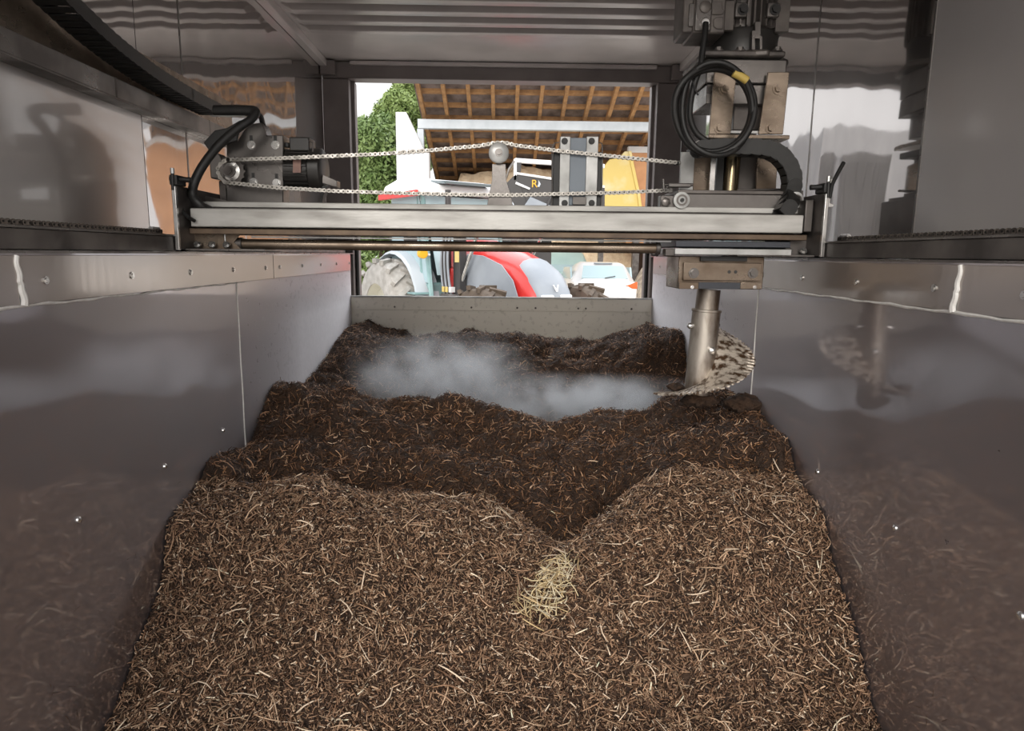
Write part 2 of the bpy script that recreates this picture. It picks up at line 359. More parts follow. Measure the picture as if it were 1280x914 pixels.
# floor
struct(MB().box((-WU-.05, Y0, 0.02), (WU+.05, YE+.15, .06)).build('floor', DSTEEL, None, smooth=0))
# corrugated ceiling
prof = []; y = ROOFY; zc = ZC; d = .030; ph = 0
while y < 3.93:
    prof += [(y, zc+.0), (y+.045, zc+.0), (y+.068, zc-d), (y+.132, zc-d)]; y += .155
prof = [(a, b) for a, b in prof if a < 3.98] + [(4.0, zc), (YE+.1, zc)]
vs = []; fs = []
for a, b in prof:
    for x, k in ((-WU,0),(-1.10,0),(-1.05,1),(1.05,1),(1.10,0),(WU,0)):
        vs.append((x, a, b if k else zc))
n = 6
for i in range(len(prof)-1):
    for k in range(n-1): fs.append((i*n+k, i*n+k+1, (i+1)*n+k+1, (i+1)*n+k))
mb = MB(); mb.add(vs, fs)
ceil = struct(mb.build('ceiling', ROOF, None, smooth=35, recalc=False))
sm = ceil.modifiers.new('Bevel','BEVEL'); sm.width = .006; sm.segments = 3; sm.limit_method='ANGLE'; sm.angle_limit = radians(15)
MB().box((-WU-.05, ROOFY, ZC+.004), (WU+.05, YE+.15, ZC+.03)).build('roof_sheet', FRAME, ceil, smooth=0)
for sx in (-1,1): struct(MB().box((sx*1.118, ROOFY, ZC-.045), (sx*(WU-.001), YE, ZC-.001)).build('trim_3' if sx<0 else 'trim_4', ROOF, None, bevel=.004))
# far end frame
ZH = atY(620,100.5,YE).z
fr = struct(MB().box((-WU+.001,YE,ZH),(WU-.001,YE+.12,ZC-.002)).build('trim_5', FRAME, None, bevel=.006))
MB().box((-.98,YE-.03,ZC-.028),(.98,YE,ZC-.003)).build('lintel_lip', ROOF, fr, bevel=.004)
for sx in (-1,1):
    p = struct(MB().box((sx*.995,YE+.001,0.0),(sx*(WU-.001),YE+.07,ZH-.002)).build('trim_6' if sx<0 else 'trim_7', FRAME, None, bevel=.006))
    MB().box((sx*.972,YE+.07,0.0),(sx*1.10,YE+.14,ZH-.002)).build('door_jamb', FRAME, p, bevel=.005)
    MB().box((sx*1.07,YE-.05,ZH+.01),(sx*(WU-.002),YE-.001,ZC-.005)).build('corner_block', FRAME, p, bevel=.005)
    MB().cyl((sx*.982,YE+.06,1.30),(sx*.982,YE+.06,1.66),.012,n=14).build('door_gasket', BLACK, p)
# end board of the trough
eb = struct(MB().box((-.984,YF-.012,.06),(.984,YF,1.338)).build('wall_back', STEEL_BACK, None, bevel=.001))
up = MB().box((-.982,YF-.02,1.255),(.982,YF-.0125,1.335)).build('top_strip', STEEL_BACK, eb, bevel=.001)
MB().box((-.982,YF-.024,1.336),(.982,YF+.004,1.346)).build('edge_lip', GALV, eb, bevel=.001)
for x in (-.7,.1,.22,.5,.55,.85,-.2): MB().lathe([(0,.007),(.004,.006),(.006,0)], (x, YF-.02, 1.275), (0,-1,0), 10).build('screw', DSTEEL, up)
# near end, behind the camera
struct(MB().box((-WU-.05,Y0-.02,0),(WU+.05,Y0-.001,.35)).build('wall_front', STEEL_BACK, None, smooth=0))

# ------------------------------------------------------------------ compost surface
def row(pts, Ydef):
    """list of (px,py[,Y]) -> arrays X,Y,Z extended to both trough walls"""
    P = [atY(p[0], p[1], p[2] if len(p) > 2 else Ydef) for p in pts]
    P.sort(key=lambda q: q.x)
    xs = np.array([q.x for q in P]); return xs, np.array([q.y for q in P]), np.array([q.z for q in P])
def zrow(lst): # direct (X,Y,Z)
    a = np.array(lst); return a[:,0], a[:,1], a[:,2]
ROWS = [
 zrow([(-1,.3,.40),(1,.3,.40)]),
 zrow([(-1,1.0,.40),(1,1.0,.40)]),
 zrow([(-.98,1.50,.437),(0,1.45,.46),(.98,1.53,.425)]),
 zrow([(-.98,1.69,.565),(-.3,1.66,.60),(.3,1.64,.56),(.98,1.70,.61)]),
 zrow([(-.98,1.83,.66),(-.4,1.80,.70),(0.2,1.80,.67),(.6,1.80,.72),(.98,1.86,.74)]),
 zrow([(-.98,1.90,.82),(-.6,1.94,.83),(-.3,1.94,.80),(0.05,1.93,.76),(.2,1.93,.735),(.4,1.93,.80),(.7,1.92,.85),(.98,1.94,.85)]),
 row([(214,612,2.06),(260,607),(330,606),(400,604),(470,620),(540,616),(600,624),(650,650),(690,676,2.02),(720,671,2.02),(760,636),(800,602),(850,586),(900,588),(960,598),(1000,602)], 2.12),
 row([(240,602,2.14),(262,572),(330,600),(400,600),(470,614),(540,612),(600,622),(650,652),(690,682,2.06),(720,680,2.06),(760,650),(800,612),(850,590),(900,575),(960,560),(994,545)], 2.22),
 row([(262,566),(290,568),(340,560),(400,566),(470,575),(550,580),(640,600),(690,615),(760,598),(810,575),(860,556),(930,540),(990,532)], 2.36),
 row([(290,563),(312,560),(340,545),(400,545),(480,548),(560,556),(640,566),(700,572),(760,560),(820,545),(880,526),(930,512),(965,508)], 2.54),
 row([(318,520),(345,500),(370,500),(410,505),(440,506),(500,520),(560,530),(620,538),(700,545),(760,535),(810,525),(860,512),(910,499),(945,503)], 2.70),
 row([(330,490),(345,477),(365,474),(400,486),(420,480),(440,485),(470,501),(520,503),(560,500),(600,506),(640,514),(690,519),(720,522),(760,514),(800,511),(850,498),(900,496),(935,503)], 2.84),
 row([(345,482),(400,492),(440,492),(500,510),(560,510),(640,524),(720,534),(800,522),(860,510),(915,506)], 2.98),
 zrow([(-.98,3.1,.99),(-.6,3.08,.92),(-.1,3.1,.84),(.4,3.1,.78),(.8,3.08,.84),(.98,3.08,.86)]),
 zrow([(-.98,3.28,.97),(-.6,3.28,.88),(-.1,3.28,.80),(.4,3.28,.74),(.8,3.28,.78),(.98,3.28,.80)]),
 row([(385,470),(440,478),(500,486),(560,492),(620,496),(680,492),(740,498),(800,497),(862,498)], 3.42),
 row([(392,466),(430,458),(480,462),(540,464),(600,466),(660,458),(720,462),(790,458),(862,444)], 3.52),
 row([(396,462),(430,444),(480,448),(540,448),(600,446),(650,438),(680,452),(740,450),(800,440),(862,416)], 3.60),
 row([(405,448),(430,430),(480,436),(540,438),(600,436),(640,434),(680,448),(740,446),(800,424),(862,411)], 3.74),
 row([(415,430),(440,422),(500,428),(560,430),(600,426),(640,423),(700,434),(760,434),(820,416),(852,411)], 3.92),
 row([(425,418),(450,411),(480,420),(540,425),(600,422),(640,424),(680,432),(720,426),(770,419),(840,411)], 4.15),
 row([(440,412),(462,404),(482,412),(540,424),(600,423),(640,425),(690,434),(730,428),(800,416)], 4.40),
]
NX = 260; SUB = 12
gx = np.linspace(-.981, .981, NX)
RY = np.array([np.interp(gx, r[0], r[1]) for r in ROWS]); RZ = np.array([np.interp(gx, r[0], r[2]) for r in ROWS])
def smoothx(A, k=3):
    for _ in range(k):
        P = np.pad(A, ((0,0),(1,1)), mode='edge'); A = (P[:,:-2]+P[:,1:-1]*2+P[:,2:])/4
    return A
RY, RZ = smoothx(RY), smoothx(RZ)
nr = len(ROWS); t = np.linspace(0, nr-1, (nr-1)*SUB+1)
def crom(A):
    P = np.vstack([2*A[0]-A[1], A, 2*A[-1]-A[-2]]); out = []
    for tt in t:
        i = min(int(tt), nr-2); u = tt-i; p0,p1,p2,p3 = P[i],P[i+1],P[i+2],P[i+3]
        m1 = (p2-p0)*.35; m2 = (p3-p1)*.35
        out.append((2*u**3-3*u**2+1)*p1+(u**3-2*u**2+u)*m1+(-2*u**3+3*u**2)*p2+(u**3-u**2)*m2)
    return np.array(out)
GY, GZ = crom(RY), crom(RZ); GX = np.tile(gx, (len(t),1))
NT = len(t)
# value-noise fields on (X, path length)
def vnoise(x, y, seed):
    r = np.random.default_rng(seed); T = r.random((256,256))
    xi = np.floor(x).astype(int); yi = np.floor(y).astype(int); fx = x-xi; fy = y-yi; fx = fx*fx*(3-2*fx); fy = fy*fy*(3-2*fy)
    g = lambda a, b: T[a % 256, b % 256]
    return (g(xi,yi)*(1-fx)+g(xi+1,yi)*fx)*(1-fy)+(g(xi,yi+1)*(1-fx)+g(xi+1,yi+1)*fx)*fy-.5
ds = np.sqrt(np.diff(GY.mean(1))**2+np.diff(GZ.mean(1))**2); PL = np.concatenate([[0],np.cumsum(ds)])
PLg = np.tile(PL[:,None], (1,NX))
tg = np.tile(t[:,None], (1,NX))
dark = np.clip((tg-6.0)/.5, 0, 1)       # 0 light straw zone, 1 dark compost zone
lump = vnoise(GX*5, PLg*5, 1)*.046 + vnoise(GX*9, PLg*9, 7)*.020 + vnoise(GX*14, PLg*14, 2)*.024 + vnoise(GX*33, PLg*33, 3)*.014 + vnoise(GX*70, PLg*70, 4)*.007
edge = np.clip((WT-np.abs(GX))/.05, .3, 1)
amp = (.75+.85*dark)*edge
# normals of the smooth grid
dYx, dZx = np.gradient(GY, axis=1), np.gradient(GZ, axis=1); dXx = np.gradient(GX, axis=1)
dYt, dZt = np.gradient(GY, axis=0), np.gradient(GZ, axis=0)
def nrm(dXx,dYx,dZx,dXt,dYt,dZt):
    n = np.stack([dYx*dZt-dZx*dYt, dZx*dXt-dXx*dZt, dXx*dYt-dYx*dXt], -1); l = np.linalg.norm(n,axis=-1,keepdims=True)+1e-9
    return n/l
Nn = nrm(dXx,dYx,dZx,0*dYt,dYt,dZt)
PX = GX.copy(); PY = GY+Nn[...,1]*lump*amp; PZ = GZ+Nn[...,2]*lump*amp
PY = np.minimum(PY, YF-.03)
def gridmesh(name, X, Y, Z, m):
    nr_, nc_ = X.shape
    me = bpy.data.meshes.new(name); V = np.stack([X,Y,Z],-1).reshape(-1,3)
    idx = np.arange(nr_*nc_).reshape(nr_,nc_)
    q = np.stack([idx[:-1,:-1], idx[:-1,1:], idx[1:,1:], idx[1:,:-1]],-1).reshape(-1,4)
    me.vertices.add(len(V)); me.vertices.foreach_set('co', V.astype(np.float32).ravel())
    me.loops.add(q.size); me.loops.foreach_set('vertex_index', q.astype(np.int32).ravel())
    me.polygons.add(len(q)); me.polygons.foreach_set('loop_start', np.arange(0,q.size,4,dtype=np.int32))
    me.polygons.foreach_set('use_smooth', np.ones(len(q),bool)); me.update(calc_edges=True); me.validate()
    me.materials.append(m); o = bpy.data.objects.new(name, me); COL.objects.link(o); return o
comp = gridmesh('compost_bed', PX, PY, PZ, COMPOST)
tag(comp, 'dark brown compost bed filling the steel trough, dug out in steps and ridges', 'compost', kind='stuff')
Nn2 = nrm(np.gradient(PX,axis=1),np.gradient(PY,axis=1),np.gradient(PZ,axis=1),np.gradient(PX,axis=0),np.gradient(PY,axis=0),np.gradient(PZ,axis=0))

# ------------------------------------------------------------------ straw pieces
def straw(name, pos, nor, length, width, tint, tilt, lift, label, cat, bend=.25, thick=.35):
    n = len(pos)
    r = rng.normal(size=(n,3)); tdir = np.cross(nor, r); tdir /= np.linalg.norm(tdir,axis=1,keepdims=True)
    tdir = tdir+nor*(rng.normal(size=(n,1))*tilt); tdir /= np.linalg.norm(tdir,axis=1,keepdims=True)
    side = np.cross(tdir, nor); side /= np.linalg.norm(side,axis=1,keepdims=True)
    rollv = rng.normal(size=(n,1))*.6
    up = np.cross(side, tdir); s2 = side*np.cos(rollv)+up*np.sin(rollv); u2 = up*np.cos(rollv)-side*np.sin(rollv)
    c = pos+nor*(lift[:,None]); L2 = (length/2)[:,None]; w = (width/2)[:,None]; h = w*thick
    bv = (s2*rng.normal(size=(n,1))+u2*rng.normal(size=(n,1)))*length[:,None]*bend*.5
    rings = []
    for k, tt in enumerate((-1,-.33,.33,1)):
        base = c+tdir*L2*tt+bv*(1-tt*tt)*.6
        for a, b in ((1,0),(0,1),(-1,0),(0,-1)): rings.append(base+s2*w*a+u2*h*b)
    V = np.stack(rings,1)   # n,16,3
    V[...,0] = np.clip(V[...,0], -.9825, .9825); V[...,1] = np.minimum(V[...,1], YF-.026)
    q = []
    for k in range(3):
        for j in range(4): q.append((k*4+j, k*4+(j+1)%4, (k+1)*4+(j+1)%4, (k+1)*4+j))
    q += [(3,2,1,0),(12,13,14,15)]
    Q = (np.array(q)[None]+(np.arange(n)*16)[:,None,None]).reshape(-1,4)
    me = bpy.data.meshes.new(name)
    me.vertices.add(n*16); me.vertices.foreach_set('co', V.astype(np.float32).ravel())
    me.loops.add(Q.size); me.loops.foreach_set('vertex_index', Q.astype(np.int32).ravel())
    me.polygons.add(len(Q)); me.polygons.foreach_set('loop_start', np.arange(0,Q.size,4,dtype=np.int32))
    me.update(calc_edges=True)
    at = me.attributes.new('tint','FLOAT_COLOR','POINT')
    C4 = np.repeat(np.concatenate([tint,np.ones((n,1))],1),16,axis=0).astype(np.float32); at.data.foreach_set('color', C4.ravel())
    me.materials.append(STRAWM); o = bpy.data.objects.new(name, me); COL.objects.link(o)
    return tag(o, label, cat, kind='stuff')
def sample(n, tlo, thi, wfun=None):
    ti = rng.uniform(tlo, thi, n*3)*SUB; xi = rng.uniform(0, NX-1.001, n*3)
    i = np.clip(ti.astype(int),0,NT-2); j = xi.astype(int)
    # weight by local step area
    w = np.hypot(PY[i+1,j]-PY[i,j], PZ[i+1,j]-PZ[i,j])
    if wfun is not None: w = w*wfun(PX[i,j], t[i])
    k = rng.choice(n*3, size=n, replace=True, p=w/w.sum()); i, j, a, b = i[k], j[k], (ti[k]-i[k])[:,None], (xi[k]-j[k])[:,None]
    a = rng.random((n,1)); b = rng.random((n,1))
    P = np.stack([PX,PY,PZ],-1)
    p = P[i,j]*(1-a)*(1-b)+P[i+1,j]*a*(1-b)+P[i,j+1]*(1-a)*b+P[i+1,j+1]*a*b
    return p, Nn2[i,j], t[i]+0*i, PX[i,j]
pal_light = np.array([(.38,.245,.15),(.56,.41,.27),(.23,.138,.08),(.13,.074,.042),(.76,.64,.48),(.30,.21,.13),(.05,.027,.015)])
pal_light = pal_light*np.array([1.05,.985,.97])
pal_dark  = np.array([(.080,.036,.015),(.045,.019,.008),(.14,.066,.028),(.30,.15,.062),(.026,.012,.006)])
def tints(pal, p, n, var=.18):
    k = rng.choice(len(pal), size=n, p=np.array(p)/sum(p)); return np.clip(pal[k]*(1+rng.normal(size=(n,1))*var), .005, .95)
def patchy(X, T): return .35+np.clip(vnoise(X*5+30, T*2.2+9, 21)+.5,0,1)*1.3
# upper light layer: many short pieces
n = 105000; p, nn, tt, xx = sample(n, 1.2, 6.15)
L = rng.gamma(2.0,.0050,n)+.005; W = rng.uniform(.0015,.0048,n)
straw('straw_litter', p, nn, L, W, tints(pal_light,[18,9,26,24,4,9,26],n), .38, rng.uniform(-.006,.012,n),
      'chopped light brown straw covering the near slope of the compost', 'straw', bend=.08)
# long stalks
n = 1700; p, nn, tt, xx = sample(n, 1.2, 6.5)
straw('straw_stalks', p, nn, rng.uniform(.035,.085,n), rng.uniform(.0022,.0045,n), tints(pal_light,[20,26,10,4,22,18,0],n), .22, rng.uniform(.003,.014,n),
      'long pale straw stalks lying loose over the near slope', 'straw', bend=.35)
# dark zone fibres
n = 60000; p, nn, tt, xx = sample(n, 6.0, nr-1.01)
L = rng.gamma(2.4,.0062,n)+.006; W = rng.uniform(.0016,.0044,n)
straw('compost_fibres', p, nn, L, W, tints(pal_dark,[34,30,20,7,26],n), .4, rng.uniform(-.004,.010,n),
      'dark decomposing fibres matted over the stepped middle and far compost', 'compost')
n = 9000; p, nn, tt, xx = sample(n, 6.0, nr-1.01, patchy)
straw('straw_flecks', p, nn, rng.uniform(.010,.045,n), rng.uniform(.0018,.0042,n), tints(pal_light*np.array([1.02,.93,.86]),[26,16,24,18,6,10,6],n), .35, rng.uniform(.002,.010,n),
      'scattered tan straw flecks on the dark middle and far compost', 'straw', bend=.4)
# yellowish tuft in the middle of the near slope
n = 230; 
def surf(px, py):
    V = np.stack([PX,PY,PZ],-1).reshape(-1,3)-CP; q_ = V @ CM; sx_ = 640+F*q_[:,0]/-q_[:,2]; sy_ = 457-F*q_[:,1]/-q_[:,2]
    return (V[np.argmin((sx_-px)**2+(sy_-py)**2)]+CP)
c0 = surf(704, 712); c1 = surf(670, 775)
u = rng.random(n)[:,None]; base = np.array(c0)[None]*(1-u)+np.array(c1)[None]*u + rng.normal(size=(n,3))*np.array([.030,.026,.006])+np.array([0,0,.010])
i = np.abs(t-4.4).argmin(); nn = np.tile(Nn2[i, NX//2], (n,1))
straw('straw_tuft', base, nn, rng.uniform(.02,.07,n), rng.uniform(.0022,.0045,n), tints(np.array([(.72,.58,.34),(.58,.42,.22),(.80,.70,.50)]),[3,2,2],n,.1), .35, rng.uniform(.0,.03,n),
      'pale yellow tuft of fresh straw in the middle of the near slope', 'straw', bend=.3)
# pieces stuck to the trough walls
for sx in (-1,1):
    n = 60; yy = rng.uniform(1.0,2.4,n); zz = .42+.25*(yy-1.0)+np.abs(rng.normal(size=n))*.14
    base = np.stack([np.full(n,sx*(WT-.0015)),yy,zz],1); nn = np.tile(np.array([-sx,0,0.]),(n,1))
    straw('wall_straw', base, nn, rng.uniform(.008,.030,n), rng.uniform(.0007,.0013,n), tints(pal_light,[10,2,20,14,0,6,10],n), .02, np.full(n,.0), 
          'bits of straw stuck to the %s trough wall above the compost' % ('left' if sx<0 else 'right'), 'straw', bend=.05)

# ------------------------------------------------------------------ steam in the dug-out hollow
def steam(name, c, r, dens, label, sd):
    mb = MB(); nu, nv = 20, 12; vs = []; fs = []
    for i_ in range(nv+1):
        th = pi*i_/nv
        for k in range(nu):
            a = 2*pi*k/nu; q = 1+.12*sin(3*a+sd)+.1*sin(2*th*2+sd*2)
            vs.append((c[0]+r[0]*q*sin(th)*cos(a), c[1]+r[1]*sin(th)*sin(a), c[2]+r[2]*q*cos(th)))
    for i_ in range(nv):
        for k in range(nu): fs.append((i_*nu+k, i_*nu+(k+1)%nu, (i_+1)*nu+(k+1)%nu, (i_+1)*nu+k))
    mb.add(vs, fs)
    m = bpy.data.materials.new(name+'_vapour'); m.use_nodes = True; N = m.node_tree.nodes; L_ = m.node_tree.links; N.clear()
    out = N.new('ShaderNodeOutputMaterial'); pv = N.new('ShaderNodeVolumePrincipled'); pv.inputs['Color'].default_value = (.95,.975,1,1); pv.inputs['Anisotropy'].default_value = .55
    g = N.new('ShaderNodeNewGeometry'); mp = N.new('ShaderNodeMapping'); mp.vector_type = 'TEXTURE'
    mp.inputs['Location'].default_value = c; mp.inputs['Scale'].default_value = r; L_.new(g.outputs['Position'], mp.inputs['Vector'])
    ln = N.new('ShaderNodeVectorMath'); ln.operation = 'LENGTH'; L_.new(mp.outputs[0], ln.inputs[0])
    fo = N.new('ShaderNodeMapRange'); fo.interpolation_type = 'SMOOTHSTEP'; fo.inputs[1].default_value = 1.0; fo.inputs[2].default_value = .1; L_.new(ln.outputs['Value'], fo.inputs[0])
    ns = N.new('ShaderNodeTexNoise'); ns.inputs['Scale'].default_value = 7; ns.inputs['Detail'].default_value = 3; L_.new(g.outputs['Position'], ns.inputs['Vector'])
    nm = N.new('ShaderNodeMapRange'); nm.inputs[1].default_value = .36; nm.inputs[2].default_value = .74; L_.new(ns.outputs['Fac'], nm.inputs[0])
    mu = N.new('ShaderNodeMath'); mu.operation = 'MULTIPLY'; L_.new(fo.outputs[0], mu.inputs[0]); L_.new(nm.outputs[0], mu.inputs[1])
    m2 = N.new('ShaderNodeMath'); m2.operation = 'MULTIPLY'; m2.inputs[1].default_value = dens; L_.new(mu.outputs[0], m2.inputs[0])
    L_.new(m2.outputs[0], pv.inputs['Density']); L_.new(pv.outputs[0], out.inputs['Volume'])
    o = mb.build(name, m, None); return tag(o, label, 'steam', kind='stuff')
c = atY(550, 472, 3.20); steam('steam', tuple(c), (.55,.34,.27), 11, 'bluish steam rising from the hollow left of centre', 0)
c = atY(740, 506, 3.22); steam('steam', tuple(c), (.80,.34,.18), 19, 'low white steam along the foot of the far compost face, towards the auger', 1)

# ------------------------------------------------------------------ gantry crossbeam
G = empty('gantry_crossbeam', (0,2.25,1.61))
tag(G, 'long pale steel crossbeam carriage spanning the trough between two end plates', 'gantry beam')
zt_ = atY(620,264.5,2.15).z; zb_ = atY(620,287.5,2.15).z
MB().box((-.971,2.15,zb_),(.948,2.21,zt_)).build('front_beam', ALU, G, bevel=.003)
a = atY(231,254,2.22); b = atY(1013,262,2.22)
MB().box((-.99,2.216,atY(620,263,2.216).z),(.975,2.30,atY(620,256,2.216).z)).build('rear_rail', ALU, G, bevel=.002)
zf_ = zb_-.022
MB().box((-.985,2.165,zf_),(.97,2.30,zb_-.004)).build('lower_flange', mat('rusty_angle',(.15,.105,.07,1),.45,.5,(.08,.055,.04,1),12), G, bevel=.002)
MB().box((-.985,2.215,zb_-.003),(.97,2.30,atY(620,263,2.216).z-.001)).build('beam_web', DSTEEL, G, bevel=.002)
MB().box((-.80,2.19,atY(620,300.5,2.19).z),(.56,2.20,atY(620,298.5,2.19).z)).build('seal_strip', GALV, G, bevel=.001)
zs_ = atY(620,308.5,2.22).z
sh = MB().cyl((-.84,2.225,zs_),(.50,2.225,zs_),.0165,n=28).build('drive_shaft', BRASSY, G)
MB().cyl((-.87,2.225,zs_),(-.84,2.225,zs_),.021,n=20).build('bearing_block', DSTEEL, G, bevel=.002)
MB().cyl((.50,2.225,zs_),(.515,2.225,zs_),.020,n=20).build('bearing_block', DSTEEL, G, bevel=.002)
for sx in (-1,1):
    x = sx*.988
    # angled side plate seen edge-on with its rolled front edge
    MB().box((x-.004,2.10,1.625),(x+.004,2.42,1.815)).build('end_plate', DSTEEL, G, bevel=.001)
    MB().box((x-.006,2.088,1.622),(x+.006,2.10,1.812)).build('edge_flat', BRIGHT, G, bevel=.0015)
    pl = MB(); pl.prism([(0,0),(.24,0),(.24,.02),(.10,.045),(.10,.16),(0,.18)],(x-sx*.004,2.29,1.621),(-sx,0,0),(0,0,1),(0,1,0),.006)
    cp = pl.build('corner_plate', DSTEEL, G, bevel=.001)
    fp_ = [(229,258),(236,292),(300,293),(292,303),(302,312),(229,312)] if sx < 0 else [(1014,268),(1008,296),(990,298),(982,310),(978,320),(1014,320)]
    ppoly(MB(), fp_, 2.20, .006).build('bracket_plate', BRASSY if sx<0 else DSTEEL, G, bevel=.001)
    MB().box((x-sx*.005,2.13,1.6215),(x-sx*.25,2.29,1.628)).build('foot_plate', GREYST, G, bevel=.001)
    for k in range(3 if sx<0 else 2):
        MB().bolt((x-sx*(.018+k*.046),2.185,1.640),(0,-.8,.6),.008,.010).build('bolt', BRIGHT, G)
    # clamp lever and hose clip on top
    MB().box((x-sx*.012,2.09,1.815),(x+sx*.012,2.15,1.845)).build('clip_block', BLACK, G, bevel=.003)
    MB().cyl((x+sx*.002,2.09,1.80),(x+sx*.0,2.09,1.86),.005,n=12).build('clip_bolt', BLACK, G); MB().cyl((x,2.09,1.848),(x,2.09,1.864),.0065,n=8).build('clip_nut', BRIGHT, G)
    MB().cyl((x+sx*.018,2.11,1.835),(x-sx*.045,2.11,1.832),.008,n=12).build('clip_pin', BLACK, G)
    # guide shoe running on the rail
    MB().box((sx*.998,2.12,1.622),(sx*1.045,2.22,1.660)).build('guide_shoe', NAVY, G, bevel=.002)
# right hand side bits
MB().box((.955,2.16,1.70),(.981,2.30,1.80)).build('corner_block', DSTEEL, G, bevel=.003)
rb = MB(); rb.box((.90,2.24,1.779),(.98,2.30,1.80)); rb.box((.93,2.24,1.80),(.98,2.30,1.835)); rb.build('stepped_bracket', DSTEEL, G, bevel=.002)
MB().cyl((.79,2.32,1.842),(.985,2.32,1.846),.004,n=10).build('tie_rod', DSTEEL, G)
st = MB(); st.prism([(0,0),(.02,0),(.02,.008),(.008,.012),(.008,.05),(.022,.085),(0,.085)],(1.005,2.12,1.775),(1,0,0),(0,0,1),(0,1,0),.01); st.build('hook_bracket', BRIGHT, G, bevel=.001)
pts = [(1.0,2.10,1.80),(1.0,2.09,1.84),(1.004,2.07,1.87),(1.01,2.05,1.90)]
MB().tube(pts,.006,8).build('support_arm', BLACK, G)
# left hand hose loop at beam end
P_ = [atY(*q) for q in [(226,258,2.14),(229,266,2.13),(236,272,2.12),(243,276,2.14)]]
MB().tube(P_, .006, 8).build('hose_loop', BLACK, G)
# slotted mounting posts under the left plate
MB().cyl(tuple(atY(281,293,2.2)),tuple(atY(282,306,2.2)),.004,n=10).build('jack_bolt', BRIGHT, G)

# idler wheel on flared bracket
Yi = 2.36
br = MB(); ppoly(br, [(615,205),(632,205),(633,225),(639,245),(642,262),(608,262),(611,245),(615,225)], Yi, .01)
ib = br.build('idler_bracket', GREYST, G, bevel=.001)
c = atY(623.5,191,Yi-.02); iw = MB().lathe([(0,.030),(.003,.034),(.015,.034),(.018,.030)], (c.x,Yi-.024,c.z), (0,1,0), 40).build('idler_wheel', GALV, ib)
MB().bolt((c.x,Yi-.024,c.z),(0,-1,0),.009,.008).build('bolt', GREYST, ib)
# centre guide frame: two galvanised bars with a blue-grey slab
gp = pbox(MB(), 711.5,172,733,257, 2.37, .02).build('guide_plate', BLUEPL, G, bevel=.002)
for x0, x1 in ((700.5,711),(733.5,745.5)):
    gb = pbox(MB(), x0,170.5,x1,262, 2.36, .022).build('guide_bar', GALV, gp, bevel=.0015)
    for yy in (176.5,254):
        c = atY((x0+x1)/2, yy, 2.36); MB().bolt((c.x,2.36,c.z),(0,-1,0),.0075,.006).build('bolt', BLACK, gp)
pbox(MB(), 692,190,699.5,262, 2.375,.05).build('frame_cheek', BLACK, G, bevel=.002); pbox(MB(), 746.5,190,751,262, 2.375,.05).build('frame_cheek', BLACK, G, bevel=.002)
for xs, yy in (([699,693,690,690,690],0),([747,752,753,753,752],0)):
    P_ = [atY(x, y, 2.372) for x, y in zip(xs, (178,179,186,205,262))]; MB().tube(P_, .0022, 8).build('guard_wire', GREYST, G)
pbox(MB(), 716,246,733,256, 2.352,.01).build('slide_foot', GREYST, G, bevel=.001)

# ------------------------------------------------------------------ gearbox mount + motor
Yg = 2.40
GB = empty('travel_gearbox', (atY(318,258,Yg).x, Yg, 1.779))
tag(GB, 'grey steel gearbox housing with slotted bolts and sprocket at left end of crossbeam', 'gearbox')
hp = MB(); ppoly(hp, [(283,257),(283,238),(277,216),(277,196),(283,196),(283,176),(297,176),(304,164),(312,155),(327,153),(330,160),(333,169),(354,169),(354,257)], Yg, .07)
hp.build('housing', GREYST, GB, bevel=.003)
hp = MB(); ppoly(hp, [(263,189),(274,192),(280,205),(280,222),(276,224),(263,223),(261,200)], Yg-.05, .05); hp.build('cover', GREYST, GB, bevel=.004)
for x, y in ((314.5,181.5),(344.5,181.5),(317,228),(346,229)):
    c = atY(x,y,Yg); MB().bolt((c.x,Yg,c.z),(0,-1,0),.010,.009).build('bolt', BRIGHT, GB)
    MB().box((c.x-.005,Yg-.0015,c.z+(.004 if y<200 else .004)),(c.x+.005,Yg-.0005,c.z+.032)).build('slot', BLACK, GB)
c = atY(288,214,Yg-.035)
def sprocket(c, r, teeth, th, m, parent, name='sprocket'):
    pts = []
    for k in range(teeth*6):
        a = 2*pi*k/(teeth*6); q = (k%6)/6; rr = r*(1.0+.13*max(0,cos(2*pi*q))**1.5 -.05)
        pts.append((rr*cos(a), rr*sin(a)))
    mb = MB().prism(pts, (c.x,c.y,c.z), (1,0,0),(0,0,1),(0,1,0), th)
    return mb.build(name, m, parent, bevel=.0005)
sp = sprocket(Vector((c.x,2.362,c.z)), .048, 15, .006, DSTEEL, GB)
MB().lathe([(0,.020),(.004,.022),(.006,.034),(.010,.034)], (c.x,2.352,c.z),(0,1,0),32).build('hub', BRIGHT, sp)
MB().bolt((c.x,2.352,c.z),(0,-1,0),.013,.010).build('bolt', DSTEEL, sp)
pbox(MB(), 273,226,284,257, Yg+.01,.04).build('side_post', DSTEEL, GB, bevel=.003)
